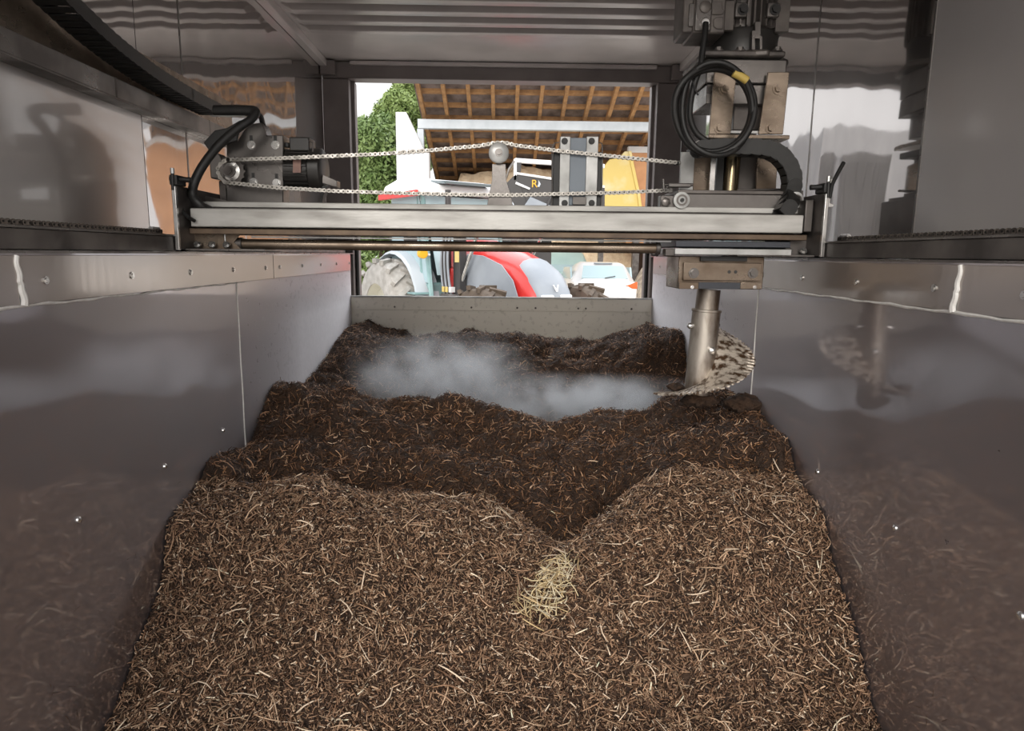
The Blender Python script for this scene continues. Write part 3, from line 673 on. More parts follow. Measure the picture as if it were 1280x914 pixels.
# motor: horizontal
MT = empty('travel_motor', (atY(380,210,Yg).x, Yg+.04, 1.78))
tag(MT, 'black finned electric motor lying beside the left gearbox', 'motor')
c0 = atY(355,211,Yg); c1 = atY(392,211,Yg)
yc = Yg+.045; z = atY(380,211,Yg).z
xa, xb, xc, xd = [atY(q,211,Yg).x for q in (355,385,401,404)]
rM = .062
mb = MB().cyl((xa,yc,z),(xb,yc,z),rM,n=40)
for k in range(26):
    a = 2*pi*k/26; M_ = Matrix.Translation((xa,yc,z)) @ Matrix.Rotation(a,4,'X'); mb.box((.002,-.002,rM-.004),(xb-xa-.002,.002,rM+.008),M_)
mb.build('finned_body', MOTOR, MT)
MB().lathe([(0,rM+.008),(.004,rM+.012),(xc-xb-.004,rM+.012),(xc-xb,rM+.006),(xc-xb+.006,rM-.01),(xc-xb+.006,0)], (xb,yc,z),(1,0,0),40).build('fan_cover', MOTOR, MT, bevel=.001)
tb = pbox(MB(), 361,171,387,189, Yg,.08).build('terminal_box', MOTOR, MT, bevel=.004)
pbox(MB(), 363,189,385,195, Yg+.01,.06).build('box_base', MOTOR, MT, bevel=.003)
pbox(MB(), 356,178,361,184, Yg+.02,.02).build('cable_gland', BLACK, tb, bevel=.002)
ppoly(MB(), [(366,200),(376,200),(376,216),(366,216)], Yg-.026, .004).build('nameplate', LABEL, MT)
w = MB(); w.tube([tuple(atY(*q)) for q in [(386,176,Yg),(391,178,Yg),(391,190,Yg),(389,199,Yg)]], .003, 8); w.build('cable', GREYST, MT)
sb = MB(); ppoly(sb, [(403,218),(421,226),(421,234),(403,229)], Yg+.0, .05); sb.build('support_foot', GREYST, MT, bevel=.001)
sb = MB(); ppoly(sb, [(400,232),(410,232),(404,245),(402,258),(400,258)], Yg+.01, .04); sb.build('support_strut', BLACK, MT, bevel=.001)
# black flat hoses on the left
def smoothpts(P, n=8):
    P = [Vector(p) for p in P]; out = []
    Q = [P[0]*2-P[1]]+P+[P[-1]*2-P[-2]]
    for i in range(1, len(Q)-2):
        for k in range(n):
            u = k/n; p0,p1,p2,p3 = Q[i-1],Q[i],Q[i+1],Q[i+2]
            out.append(.5*((2*p1)+(-p0+p2)*u+(2*p0-5*p1+4*p2-p3)*u*u+(-p0+3*p1-3*p2+p3)*u**3))
    out.append(P[-1]); return out
h = MB().tube(smoothpts([atY(*q) for q in [(268,138,2.32),(300,138,2.31),(319,140,2.30),(313,150,2.28),(298,160,2.26),(275,180,2.23),(255,205,2.20),(243,228,2.18),(241,245,2.17),(250,257,2.165),(262,263,2.20)]]), .017, 12, flat=.8, up=(0,1,0))
tag(h.build('flat_hose', BLACK, None), 'thick black hose bending down from the cable tray to the left beam end', 'hose')
h = MB(); h.tube(smoothpts([atY(*q) for q in [(315,141,2.36),(325,145,2.38),(328,153,2.42),(331,164,2.44),(334,168,2.44)]]), .009, 10)
tag(h.build('cable', BLACK, None), 'short black cable hooking onto the top of the left gearbox', 'cable')
h = MB(); ppoly(h, [(254,178),(268,163),(283,160),(300,150),(296,176),(283,180),(272,188),(262,190)], 2.34, .012)
tag(h.build('rubber_flap', BLACK, None, bevel=.003), 'black rubber flap hanging beside the left gearbox', 'flap')
sa = MB(); sa.box(tuple(atY(262,144,2.3)),tuple(atY(309,147,2.32))); 
tag(sa.build('tray_arm', GALV, None, bevel=.001), 'thin pale steel arm holding the cable carrier end above the left gearbox', 'bracket')

# ------------------------------------------------------------------ drive chain across the gantry
PITCH_C = .0159
def link_meshes(m, s=1.0):
    P = PITCH_C*s; out = []
    for inner in (0,1):
        mb = MB(); yo = .0042*s if inner else .0062*s
        for sg in (-1,1):
            pts = []
            for k in range(9): a = pi/2+pi*k/8; pts.append((-P/2+.0068*s*cos(a), .0068*s*sin(a)))
            pts += [(-P*.12,-.0048*s),(P*.12,-.0048*s)]
            for k in range(9): a = -pi/2+pi*k/8; pts.append((P/2+.0068*s*cos(a), .0068*s*sin(a)))
            pts += [(P*.12,.0048*s),(-P*.12,.0048*s)]
            mb.prism(pts, (0, sg*yo-.0008*s, 0), (1,0,0),(0,0,1),(0,1,0), .0016*s)
        for e in (-P/2, P/2):
            if inner: mb.cyl((e,-yo,0),(e,yo,0),.0046*s,n=10)
        nf = len(mb.f)
        for e in (-P/2, P/2):
            mb.cyl((e,-.0078*s,0),(e,.0078*s,0),.0027*s,n=8)
        o = mb.build('link', m, None); o.data.materials.append(PIN)
        for k_, f_ in enumerate(o.data.polygons):
            if k_ >= nf: f_.material_index = 1
        out.append(o.data); bpy.data.objects.remove(o)
    return out
PIN = mat('oily_pin', (.03,.027,.025,1), .35, .5)
def chain(name, label, runs, m, maxparts=100, s=1.0, cat='chain'):
    li, lo = link_meshes(m, s)
    root = empty(name, runs[0][0]); tag(root, label, cat)
    parts = []; 
    for run in runs:
        pts = [Vector(p) for p in run]; i = 0; cur = pts[0].copy(); k = 0; poly = [cur.copy()]; seg = 0; rem = PITCH_C*s
        # resample by pitch
        d = [0]; 
        for a, b in zip(pts[:-1], pts[1:]): d.append(d[-1]+(b-a).length)
        nL = int(d[-1]/(PITCH_C*s)); rs = []
        for q in range(nL+1):
            tt_ = q*PITCH_C*s; j = max(0, min(len(pts)-2, int(np.searchsorted(d, tt_, 'right'))-1))
            rs.append(pts[j].lerp(pts[j+1], (tt_-d[j])/max(1e-9, d[j+1]-d[j])))
        for q in range(nL): parts.append((rs[q], rs[q+1], q%2))
    def mtx(a, b):
        c_ = (a+b)/2; dx = (b-a).normalized(); 
        yv = Vector((0,1,0)) if abs(dx.y) < .7 else Vector((1,0,0))
        zv = dx.cross(yv).normalized(); yv = zv.cross(dx)
        return Matrix(((dx.x,yv.x,zv.x,c_.x),(dx.y,yv.y,zv.y,c_.y),(dx.z,yv.z,zv.z,c_.z),(0,0,0,1)))
    parts.sort(key=lambda q: (q[0]-Vector((0,0,CAMZ))).length)
    inv = root.matrix_world.inverted(); rest = MB()
    for n_, (a, b, k) in enumerate(parts):
        me = (li, lo)[k]; M_ = mtx(a, b)
        if n_ < maxparts:
            o = bpy.data.objects.new('link', me); COL.objects.link(o); o.parent = root; o.matrix_basis = inv @ M_
        else: rest.add([v.co for v in me.vertices], [tuple(f.vertices) for f in me.polygons], M_)
    if rest.v:
        o = rest.build('links', m, root, recalc=False); o['kind'] = 'stuff'
    return root
Yc = 2.355
up_run = [atY(x,y,Yc) for x,y in [(286,200),(340,198.5),(400,196),(470,193),(540,188),(600,182.5),(615,179.5),(624,178.5),(633,179),(645,182),(700,189),(770,196),(850,204)]]
lo_run = [atY(x,y,Yc) for x,y in [(282,228),(310,231),(350,235),(420,239),(500,241.5),(580,243.5),(640,244),(700,242.5),(770,241),(838,238)]]
tip = [atY(x,y,Yc) for x,y in [(286,200),(278,203),(273,211),(274,220),(282,228)]]
chain('drive_chain', 'bright roller chain strung across the gantry from left sprocket over the idler wheel', [up_run, lo_run, tip], CHAIN, 100)
for sx, side in ((-1,'left'),(1,'right')):
    rs = []
    for dx in (0.0,):
        rs.append([(sx*1.035, 2.08, 1.677), (sx*1.035, .95, 1.677)])
    ch = chain('rail_chain', 'dark oiled roller chain lying along the %s rail beneath the upper wall' % side, rs, CHAIND, 100, 1.0)
    MB().box((sx*1.024,.95,1.6695),(sx*1.048,2.09,1.6715)).build('chain_bed', DSTEEL, ch)
    MB().cyl((sx*1.035,2.03,1.684),(sx*1.035,2.075,1.684),.007,n=12).build('tensioner', BRIGHT, ch)

# ------------------------------------------------------------------ left cable tray and energy chain
T = empty('cable_tray', (-1.08,1.6,2.04)); tag(T, 'long brown-grey steel cable tray fixed along the upper left wall', 'cable tray')
MB().box((-1.164,.4,2.048),(-1.113,2.93,2.054)).build('tray_base', GREYST, T, bevel=.001)
MB().box((-1.164,.4,2.054),(-1.159,3.02,2.244)).build('tray_back', BRASSY, T, bevel=.001)
MB().box((-1.119,.4,2.054),(-1.113,2.93,2.108)).build('tray_lip', GREYST, T, bevel=.001)
for y in (2.05, 2.68): MB().box((-1.120,y-.004,2.054),(-1.1125,y+.004,2.109)).build('joint', DSTEEL, T)
def echain(name, label, pts, wid, hgt, pit, m, axis='X'):
    root = empty(name, pts[0]); tag(root, label, 'cable carrier'); inv = root.matrix_world.inverted()
    pts = [Vector(p) for p in pts]; d = [0]
    for a, b in zip(pts[:-1], pts[1:]): d.append(d[-1]+(b-a).length)
    nL = int(d[-1]/pit); me = None
    for q in range(nL):
        res = []
        for tt_ in (q*pit, (q+1)*pit):
            j = max(0, min(len(pts)-2, int(np.searchsorted(d, tt_, 'right'))-1)); res.append(pts[j].lerp(pts[j+1], (tt_-d[j])/max(1e-9, d[j+1]-d[j])))
        a, b = res; dx = (b-a).normalized(); yv = Vector((1,0,0)) if axis == 'X' else Vector((0,1,0)); zv = dx.cross(yv).normalized(); yv = zv.cross(dx); c_ = (a+b)/2
        M_ = Matrix(((dx.x,yv.x,zv.x,c_.x),(dx.y,yv.y,zv.y,c_.y),(dx.z,yv.z,zv.z,c_.z),(0,0,0,1)))
        if me is None:
            mb = MB()
            for sg in (-1,1):   # side plates: one lobe overlapping the next
                pp = []
                for k in range(9): aa = pi/2+pi*k/8; pp.append((-pit*.30+hgt/2*cos(aa), hgt/2*sin(aa)))
                pp += [(pit*.55,-hgt*.42),(pit*.62,0),(pit*.55,hgt*.42)]
                mb.prism(pp, (0, sg*(wid/2)-.003, 0), (1,0,0),(0,0,1),(0,1,0), .006)
            mb.box((-pit*.32,-wid/2,-hgt/2),(pit*.32,wid/2,-hgt/2+.004)); mb.box((-pit*.32,-wid/2,hgt/2-.004),(pit*.32,wid/2,hgt/2))
            o = mb.build('link', m, None, bevel=.001); me = o.data; bpy.data.objects.remove(o)
        o = bpy.data.objects.new('link', me); COL.objects.link(o); o.parent = root; o.matrix_basis = inv @ M_
    return root
zp = [(2.50,2.098),(2.35,2.098),(2.20,2.102),(2.05,2.110),(1.90,2.128),(1.78,2.150),(1.66,2.180),(1.52,2.220),(1.40,2.262),(1.28,2.31),(1.15,2.36),(1.0,2.40)]
echain('cable_carrier', 'black plastic cable carrier chain rising along the left wall tray', smoothpts([(-1.085,y*1.05,1.62+(z-1.62)*1.05+.016) for y,z in zp], 6), .075, .042, .030, PLAST)
# right arc
arc = [atY(x,y,2.235) for x,y in [(872,187),(905,184.5),(935,184.5),(960,187),(976,196),(987,212),(990,230),(986,247),(976,262),(968,272)]]
for p in arc[-2:]: p.y = 2.19
echain('cable_carrier', 'black plastic cable carrier arching over the trolley at the right', smoothpts(arc, 8), .05, .050, .034, PLAST, axis='Y')

# ------------------------------------------------------------------ trolley on the crossbeam
R = empty('auger_trolley', (.75,2.33,1.78)); tag(R, 'stained steel trolley carrying the auger drive at the right of the crossbeam', 'trolley')
a = atY(848,243,2.26); b = atY(975,262,2.26)
MB().box((a.x,2.235,b.z),(b.x,2.25,a.z-.0)).build('cross_plate', GREYST, R, bevel=.002)
MB().box((a.x-.01,2.23,a.z),(b.x+.02,2.46,a.z+.012)).build('deck_plate', DSTEEL, R, bevel=.002)
for px_ in (853, 996):
    c = atY(px_,250,2.2); r_ = MB().lathe([(0,.016),(.002,.026),(.016,.026),(.018,.022)], (c.x,2.205,c.z),(0,1,0),32).build('roller', GALV, R)
    MB().cyl((c.x,2.198,c.z),(c.x,2.21,c.z),.006,n=14).build('axle', BLACK, r_)
    MB().ring((c.x,2.2035,c.z),(0,1,0),.018,.012,.003,24).build('roller_ring', DSTEEL, r_)
# left clutter: adjuster and chain anchors
c = atY(832,253,2.22); MB().lathe([(0,.009),(.004,.016),(.03,.016)], (c.x,2.21,c.z),(0,1,0),6).build('adjuster_nut', DSTEEL, R, bevel=.001)
pbox(MB(), 826,244,843,261, 2.225,.04).build('adjuster_block', DSTEEL, R, bevel=.003)
pbox(MB(), 836,229,864,234, 2.29,.03).build('chain_anchor', GREYST, R, bevel=.002)
MB().cyl(tuple(atY(830,231,2.30)),tuple(atY(866,231,2.30)),.005,n=12).build('tension_rod', DSTEEL, R)
MB().cyl(tuple(atY(829,224,2.30)),tuple(atY(830,238,2.30)),.004,n=10).build('tension_bolt', GREYST, R)
MB().cyl(tuple(atY(842,204,Yc)),tuple(atY(852,204,Yc)),.007,n=12).build('chain_bolt', BLACK, R)
# uprights
pbox(MB(), 852,190,866,240, 2.345,.008).build('side_plate', GALV, R, bevel=.001)
ppoly(MB(), [(867,190),(890,190),(888,239),(866,239)], 2.36,.01).build('front_upright', BRASSY, R, bevel=.002)
ppoly(MB(), [(947,190),(972,205),(970,239),(945,239)], 2.36,.01).build('front_upright', BRASSY, R, bevel=.002)
pbox(MB(), 889,192,893,239, 2.33,.006).build('gib_strip', BRIGHT, R, bevel=.001)
pbox(MB(), 921,190,946,239, 2.40,.02).build('rear_panel', DSTEEL, R, bevel=.001)
c0 = atY(913,190,2.40); MB().cyl((c0.x-.004,2.38,1.77),(c0.x+.002,2.38,1.975),.0285,n=32).build('spindle', mat('oiled_spindle',(.45,.36,.22,1),.2,.95,(.10,.08,.06,1),3,(30,30,.5)), R)
pbox(MB(), 897,190,903,239, 2.37,.02).build('spindle_guard', BLACK, R)
# upper gearbox: shelf, two bolted angle plates, box
pbox(MB(), 886,167.5,987,174, 2.27,.20).build('shelf', BRASSY, R, bevel=.002)
for x0,x1,x2,x3 in ((893,921,913.5,886),(960,987,979,948)):
    aP = MB(); ppoly(aP, [(x0,90),(x1,90),(x2,168),(x3,168)], 2.29,.008); ap = aP.build('angle_plate', BRASSY, R, bevel=.002)
    for yy, xx in ((111,(x0+x1)/2-1),(160,(x2+x3)/2+0)):
        q = atY(xx,yy,2.29); MB().bolt((q.x,2.29,q.z),(0,-1,0),.0125,.010).build('bolt', BRASSY, ap)
pbox(MB(), 884,73,982,105, 2.31,.20).build('gear_housing', GREYST, R, bevel=.004)
pbox(MB(), 884,105,978,131, 2.315,.19).build('gear_housing', GREYST, R, bevel=.003)
pbox(MB(), 918,131,952,163, 2.35,.14).build('bearing_tower', MOTORG, R, bevel=.003)
pbox(MB(), 912,163,948,167, 2.30,.1).build('spacer', GALV, R, bevel=.001)
pbox(MB(), 897,176,904,181, 2.26,.03).build('spacer', GALV, R, bevel=.001)
pbox(MB(), 930,176,952,180, 2.26,.03).build('spacer', GALV, R, bevel=.001)
pbox(MB(), 868,182,985,192, 2.30,.10).build('carrier_bracket', BLACK, R, bevel=.003)
# lower slide plates
pbox(MB(), 845,301,988,310, 2.13,.30).build('slide_pad', NAVY, R, bevel=.002)
pbox(MB(), 844,310.5,989,319.5, 2.12,.32).build('slide_plate', GALV, R, bevel=.0015)
pbox(MB(), 832,311,844,320, 2.14,.04).build('scraper', DSTEEL, R, bevel=.002)
# clamp block holding auger shaft
K = empty('auger_clamp', (.70,2.25,1.50)); tag(K, 'brown stained steel clamp block with two bolts beneath the trolley', 'clamp')
pbox(MB(), 849,320,953,362, 2.17,.16).build('clamp_body', BRASSY, K, bevel=.003)
fp = pbox(MB(), 855,328,951,351.5, 2.155,.014).build('front_plate', BRASSY, K, bevel=.002)
for x in (867,941): q = atY(x,341.5,2.155); MB().bolt((q.x,2.155,q.z),(0,-1,0),.0115,.010).build('bolt', GREYST, fp)
for x in (911.5,919.5): q = atY(x,340,2.155); MB().cyl((q.x,2.1545,q.z),(q.x,2.16,q.z),.0055,n=16).build('hole', BLACK, fp)
for x0,x1 in ((849,873),(926,952)):
    cb = pbox(MB(), x0,353,x1,361.5, 2.156,.014).build('lower_clip', BRASSY, K, bevel=.001); q = atY((x0+x1)/2+4,359,2.156); MB().bolt((q.x,2.156,q.z),(0,-1,0),.004,.004).build('screw', BRIGHT, cb)
pbox(MB(), 873.5,353,925.5,361.5, 2.16,.014).build('seal', NAVY, K, bevel=.001)
pbox(MB(), 876,320.5,934,327, 2.158,.011).build('gap_seal', BLACK, K, bevel=.001)

# ------------------------------------------------------------------ vertical gearmotor
V = empty('spindle_motor', (.76,2.42,2.28)); tag(V, 'large brown-grey finned electric motor standing on top of the trolley', 'motor')
Ym = 2.44; cx = atY(942,70,Ym-.15).x; zb = atY(930,71,2.30).z
MB().lathe([(0,.165),(.018,.165),(.022,.155)], (cx,Ym,zb), (0,0,1), 6).build('flange_plate', MOTORG, V, bevel=.005)
pbox(MB(), 880,62,982,71, 2.29,.26).build('flange', MOTORG, V, bevel=.005)
MB().lathe([(.02,.120),(.09,.126),(.10,.12)], (cx,Ym,zb), (0,0,1), 40).build('bell_housing', MOTOR, V)
mb = MB().cyl((cx,Ym,zb+.10),(cx,Ym,zb+.46),.108,n=40); 
for k in range(40):
    a = 2*pi*k/40; M_ = Matrix.Translation((cx,Ym,zb+.10)) @ Matrix.Rotation(a,4,'Z'); mb.box((.10,-.0024,.0),(.136,.0024,.36),M_)
mb.build('finned_body', MOTORG, V)
for px_, py_ in ((925,14),(965,14)):
    q = atY(px_,py_,2.31); lg = MB(); lg.box((q.x-.02,2.295,q.z-.022),(q.x+.02,2.325,q.z+.022)); l_ = lg.build('foot_lug', GREYST, V, bevel=.004); MB().bolt((q.x+.004,2.295,q.z),(0,-1,0),.012,.01).build('bolt', BLACK, l_)
pbox(MB(), 903,0,917,38, 2.30,.02).build('fin_block', MOTORG, V, bevel=.003); pbox(MB(), 972,-4,986,40, 2.33,.02).build('fin_block', MOTORG, V, bevel=.003)
lf = MB(); ppoly(lf, [(940,62),(940,38),(944,38),(944,27),(951,27),(951,45),(953,45),(953,62),(950,62),(950,48),(944,48),(944,62)], 2.295,.012); lf.build('lifting_eye', GREYST, V, bevel=.001)
for px_ in (902,929,976): q = atY(px_,59,2.29); MB().bolt((q.x,2.32,q.z-.004),(0,0,1),.012,.012).build('bolt', MOTORG, V)
# terminal box with two cable glands
tb = pbox(MB(), 869,-30,906,42, 2.26,.14).build('terminal_box', MOTORG, V, bevel=.006)
pbox(MB(), 856,-30,868.5,41, 2.27,.12).build('box_lid', MOTORG, tb, bevel=.006)
pbox(MB(), 862,4,867,33, 2.262,.01).build('lid_rib', GREYST, tb, bevel=.002)
pbox(MB(), 870,-4,889,39, 2.252,.01).build('gland_plate', GREYST, tb, bevel=.006)
for py_, m_, r_ in ((8.5,MOTORG,.018),(29,BRIGHT,.015)):
    q = atY(881.5,py_,2.25); MB().lathe([(0,r_*.8),(.003,r_),(.010,r_)], (q.x,2.244,q.z),(0,1,0),28).build('gland', m_, tb)
mb = MB(); ppoly(mb, [(890,2),(903,2),(903,10),(906,14),(903,18),(890,18)], 2.255,.006); ppoly(mb, [(892,24),(896,21),(904,21),(904,36),(896,36),(892,33)], 2.255,.006); mb.build('box_ribs', MOTORG, tb, bevel=.002)

# ------------------------------------------------------------------ coiled power cable
q = lambda x,y,Y: atY(x,y,Y)
pts = [q(882,29,2.235),q(881,45,2.22),(q(878,65,2.21)),q(875,85,2.20),q(868,105,2.20),q(863,130,2.21),q(863,150,2.22),q(872,168,2.225),q(890,180,2.225)]
cb = empty('power_cable', tuple(q(895,138,2.2))); tag(cb, 'black power cable hanging in a big coil in front of the trolley motor', 'cable')
MB().tube(smoothpts(pts), .0095, 12).build('cable_lead', BLACK, cb)
for i_, (cx_,cy_,rx,ry,r_,Y_) in enumerate([(893,137,50,56,.0105,2.18),(891,138,47,53,.0095,2.20),(896,136,44,60,.0085,2.165)]):
    loop = []
    for k in range(61):
        a = 2*pi*k/60; loop.append(q(cx_+rx*cos(a)*(1+.02*sin(3*a+i_)), cy_-ry*sin(a)*(1+.03*sin(2*a+i_)), Y_+.015*sin(a*2+i_)))
    MB().tube(loop, r_, 12).build('cable_turn', BLACK, cb)
MB().tube([q(917,91,2.158),q(923,94,2.158),q(930,98,2.158),q(934,101,2.158)], .012, 12).build('print_band', YELLAB, cb)
MB().tube(smoothpts([q(864,95,2.19),q(867,105,2.185),q(871,116,2.18),q(873,119,2.18)]), .0025, 8).build('cable_tie', BLACK, cb)

# ------------------------------------------------------------------ auger
A = empty('auger', (.69,2.30,1.18)); tag(A, 'soiled steel auger with a saw-toothed spiral blade hanging over the dark compost', 'auger')
top = atY(886,362,2.28); bot = atY(872,492,2.28); ax = (top-bot).normalized()
MB().cyl(bot, bot.lerp(top,.80), .047, .047, n=36).build('sleeve', SHAFT, A, bevel=.002)
MB().cyl(bot.lerp(top,.78), top, .039, .039, n=36).build('shaft', SHAFT, A)
MB().cyl(bot.lerp(top,.79), bot.lerp(top,.815), .050, .050, n=36).build('collar', SHAFT, A, bevel=.002)
sd = Vector((-1,-.25,0)).normalized(); c_ = bot.lerp(top,.66)
b1 = MB(); b1.lathe([(0,.010),(.012,.011),(.018,.007),(.020,0)], c_+sd*.047, sd, 14); b1.bolt(c_-sd*.047, -sd, .007, .008); b1.build('cross_bolt', BRIGHT, A)
sd2 = Vector((.35,-1,0)).normalized(); c2 = bot.lerp(top,.44)
MB().lathe([(0,.011),(.010,.012),(.015,.007),(.017,0)], c2+sd2*.047, sd2, 14).build('cross_bolt', BRIGHT, A)
ref = Vector((1,0,0)); ey = ax.cross(ref).normalized(); ex = ey.cross(ax)   # ex ~ +X, ey ~ +-Y
if ey.y < 0: ey = -ey
N_ = 448; vs = []; fs = []; a0, a1 = radians(66), radians(-190)
TA = [66,0,-60,-90,-150,-190]; TY = [404,431,459,472,486,491]
TH = [(atY(880,y_,2.28)-bot).dot(ax) for y_ in TY]
rs_ = 7
for i_ in range(N_+1):
    u = i_/N_; a = a0+(a1-a0)*u; hh = float(np.interp(-math.degrees(a), [-q_ for q_ in TA], TH))
    Rr = .152+.010*sin(pi*u)
    if u > .88: Rr *= 1-.30*((u-.88)/.12)**2
    tooth = ((i_*44/N_) % 1.0); tr = (.016-.010*tooth if tooth < .55 else -.008) if u < .97 else 0
    for sgn in (0,1):
        for k in range(rs_+1):
            r_ = .044+(Rr+tr-.044)*k/rs_
            sag = -.012*(k/rs_)
            p = bot + ax*(hh+sag - sgn*.005) + ex*r_*cos(a) + ey*r_*sin(a); vs.append(p)
w_ = rs_+1
for i_ in range(N_):
    b0 = i_*2*w_; b1_ = (i_+1)*2*w_
    for k in range(rs_):
        fs.append((b0+k,b0+k+1,b1_+k+1,b1_+k)); fs.append((b0+w_+k+1,b0+w_+k,b1_+w_+k,b1_+w_+k+1))
    fs.append((b0+rs_,b0+w_+rs_,b1_+w_+rs_,b1_+rs_)); fs.append((b0+w_,b0,b1_,b1_+w_))
for b0 in (0, N_*2*w_):
    for k in range(rs_): fs.append((b0+k,b0+w_+k,b0+w_+k+1,b0+k+1))
MB().add(vs, fs).build('spiral_blade', BLADE, A, smooth=35)
# compost clinging to the blade
def clod(c, r, sc, n=16, sd=0):
    mb = MB(); vs = []; fs = []; rr = random.Random(sd); off = [rr.random()*6 for _ in range(6)]
    for i_ in range(n+1):
        th = pi*i_/n
        for k in range(2*n):
            a = pi*k/n; q_ = r*(1+.22*sin(3*a+off[0])*sin(2*th+off[1])+.16*sin(7*a+off[2])*sin(5*th+off[3])+.10*(rr.random()-.5))
            vs.append((c[0]+sc[0]*q_*sin(th)*cos(a), c[1]+sc[1]*q_*sin(th)*sin(a), c[2]+sc[2]*q_*cos(th)))
    for i_ in range(n):
        for k in range(2*n): fs.append((i_*2*n+k, i_*2*n+(k+1)%(2*n), (i_+1)*2*n+(k+1)%(2*n), (i_+1)*2*n+k))
    mb.add(vs, fs); return mb
c = atY(845,484,2.24); tag(clod(c,.030,(1.0,.8,.42),14,3).build('compost_clod', COMPOST, None), 'clump of dark compost lying on the tip of the auger blade', 'compost')
c = atY(874,499,2.27); tag(clod(c,.045,(1.2,1,.6),14,5).build('compost_clod', COMPOST, None), 'clump of dark compost hanging under the auger blade', 'compost')
c = atY(930,505,2.52); tag(clod(c,.05,(1.4,1,.7),14,6).build('compost_clod', COMPOST, None), 'dark compost lump on the ridge just right of the auger', 'compost')

# ------------------------------------------------------------------ yard outside
struct(MB().box((-60,-30,-.3),(60,90,0)).build('ground', CONC, None, smooth=0))
# open shed with tiled lean-to roof
SLP = -.325; YR, ZR = 17.9, 6.22
def zroof(y): return ZR+SLP*(y-YR)
SH = empty('open_shed', (2,22,0)); tag(SH, 'open farm shed with wooden rafters under a dark sheet roof', 'shed')
XL = -2.32; XR = 8.5
M_r = MB(); M_r.prism([(YR,zroof(YR)+.26),(27.5,zroof(27.5)+.26),(27.5,zroof(27.5)+.32),(YR,zroof(YR)+.32)], (XL-.1,0,0),(0,1,0),(0,0,1),(1,0,0), XR-XL); M_r.build('roof_sheets', TILE, SH, smooth=0)
k = 0; y = YR+.02
while y < 27.3:      # cross battens under the sheets
    z = zroof(y); MB().prism([(0,.17),(.10,.17+SLP*.1),(.10,.26+SLP*.1),(0,.26)], (XL-.05,y,z),(0,1,0),(0,0,1),(1,0,0), XR-XL-.1).build('batten', WOOD, SH, smooth=0); y += .66
for i in range(20):
    x = XL+i*.66; MB().prism([(YR+.02,zroof(YR+.02)),(27.3,zroof(27.3)),(27.3,zroof(27.3)+.17),(YR+.02,zroof(YR+.02)+.17)], (x,0,0),(0,1,0),(0,0,1),(1,0,0), .10).build('rafter', WOOD, SH, smooth=0)
yb = 20.; a = atY(527,149,yb); b = atY(900,160,yb)
zb1 = (a.z+atY(527,160,yb).z)/2
MB().box((XL-.12,yb,zb1-.13),(XR,yb+.2,zb1+.13)).build('cross_beam', ZINC, SH, bevel=.01)
MB().box((XL-.14,yb+.03,0),(XL+.05,yb+.2,zb1-.13)).build('post', ZINC, SH, bevel=.01)
for x in (5.2,):
    MB().box((x,yb+.03,0),(x+.15,yb+.2,zb1-.13)).build('post', ZINC, SH, bevel=.01)
MB().box((XL,27.3,0),(XR,27.45,zroof(27.3)+.2)).build('back_boards', BACKW, SH, smooth=0)
MB().box((XL-.3,21.2,0),(XL-.1,27.3,3.9)).build('side_boards', BACKW, SH, smooth=0)
# white rendered gable wall
P = [(494.5,140),(507.5,140),(529,185),(536,190),(538,300)]
Q = [atY(x,y,18.6) for x,y in P]; poly = [(Q[0].x,0)]+[(p.x,p.z) for p in Q[:4]]+[(Q[4].x,0)]
w_ = MB().prism(poly,(0,18.6,0),(1,0,0),(0,0,1),(0,1,0),.35).build('wall_gable', WHITEW, None, smooth=0); struct(w_)
# straw heap inside
def heap(name, x0,x1,y0,y1,fn,m,label,cat,n=60, sd=1):
    X,Y = np.meshgrid(np.linspace(x0,x1,n), np.linspace(y0,y1,n)); Z = fn(X,Y)+vnoise(X*1.4+40,Y*1.4+40,sd)*.3+vnoise(X*4+40,Y*4+40,sd+1)*.2
    e = np.minimum.reduce([X-x0,x1-X,Y-y0+.0])/.8; Z = np.where(e<1, Z*np.clip(e,0,1)**.5, Z); Z = np.maximum(Z,-.05)
    o = gridmesh(name, X,Y,Z, m); return tag(o, label, cat, kind='stuff')
heap('straw_heap', -2.2, 4.5, 22.25, 26.8, lambda X,Y: 2.5+ 2.2*np.clip(Y-22.25,0,.85)+ .06*np.sin(X*1.3)-.33*np.clip(Y-23.1,0,9) , STRAWP, 'tall pale straw heap stored at the back of the open shed', 'straw heap')
heap('gravel_heap', 3.85, 5.9, 19.0, 20.7, lambda X,Y: .55+.9*np.clip(Y-19.0,0,1.2), mat('speckled_gravel',(.62,.54,.44,1),.9,0,(.36,.30,.24,1),5,(1,1,1),1,8,.03,contrast=(.45,.6)), 'low speckled gravel heap behind the white car', 'gravel heap', 40, 5)
# orange boarded partition on a pale plinth
OB = empty('board_partition', (6.5,21.3,0)); tag(OB, 'orange boarded partition with a pale top rim at the right of the shed', 'partition')
a = atY(787,191,21.2); MB().box((a.x,21.2,1.9),(8.35,21.32,a.z)).build('boards', ORNG, OB, smooth=0)
MB().box((a.x-.05,21.15,a.z),(8.4,21.38,a.z+.18)).build('top_rim', WHITEW, OB, smooth=0)
MB().box((a.x+.6,21.1,0),(8.35,21.4,1.9)).build('plinth', CONC, OB, smooth=0)
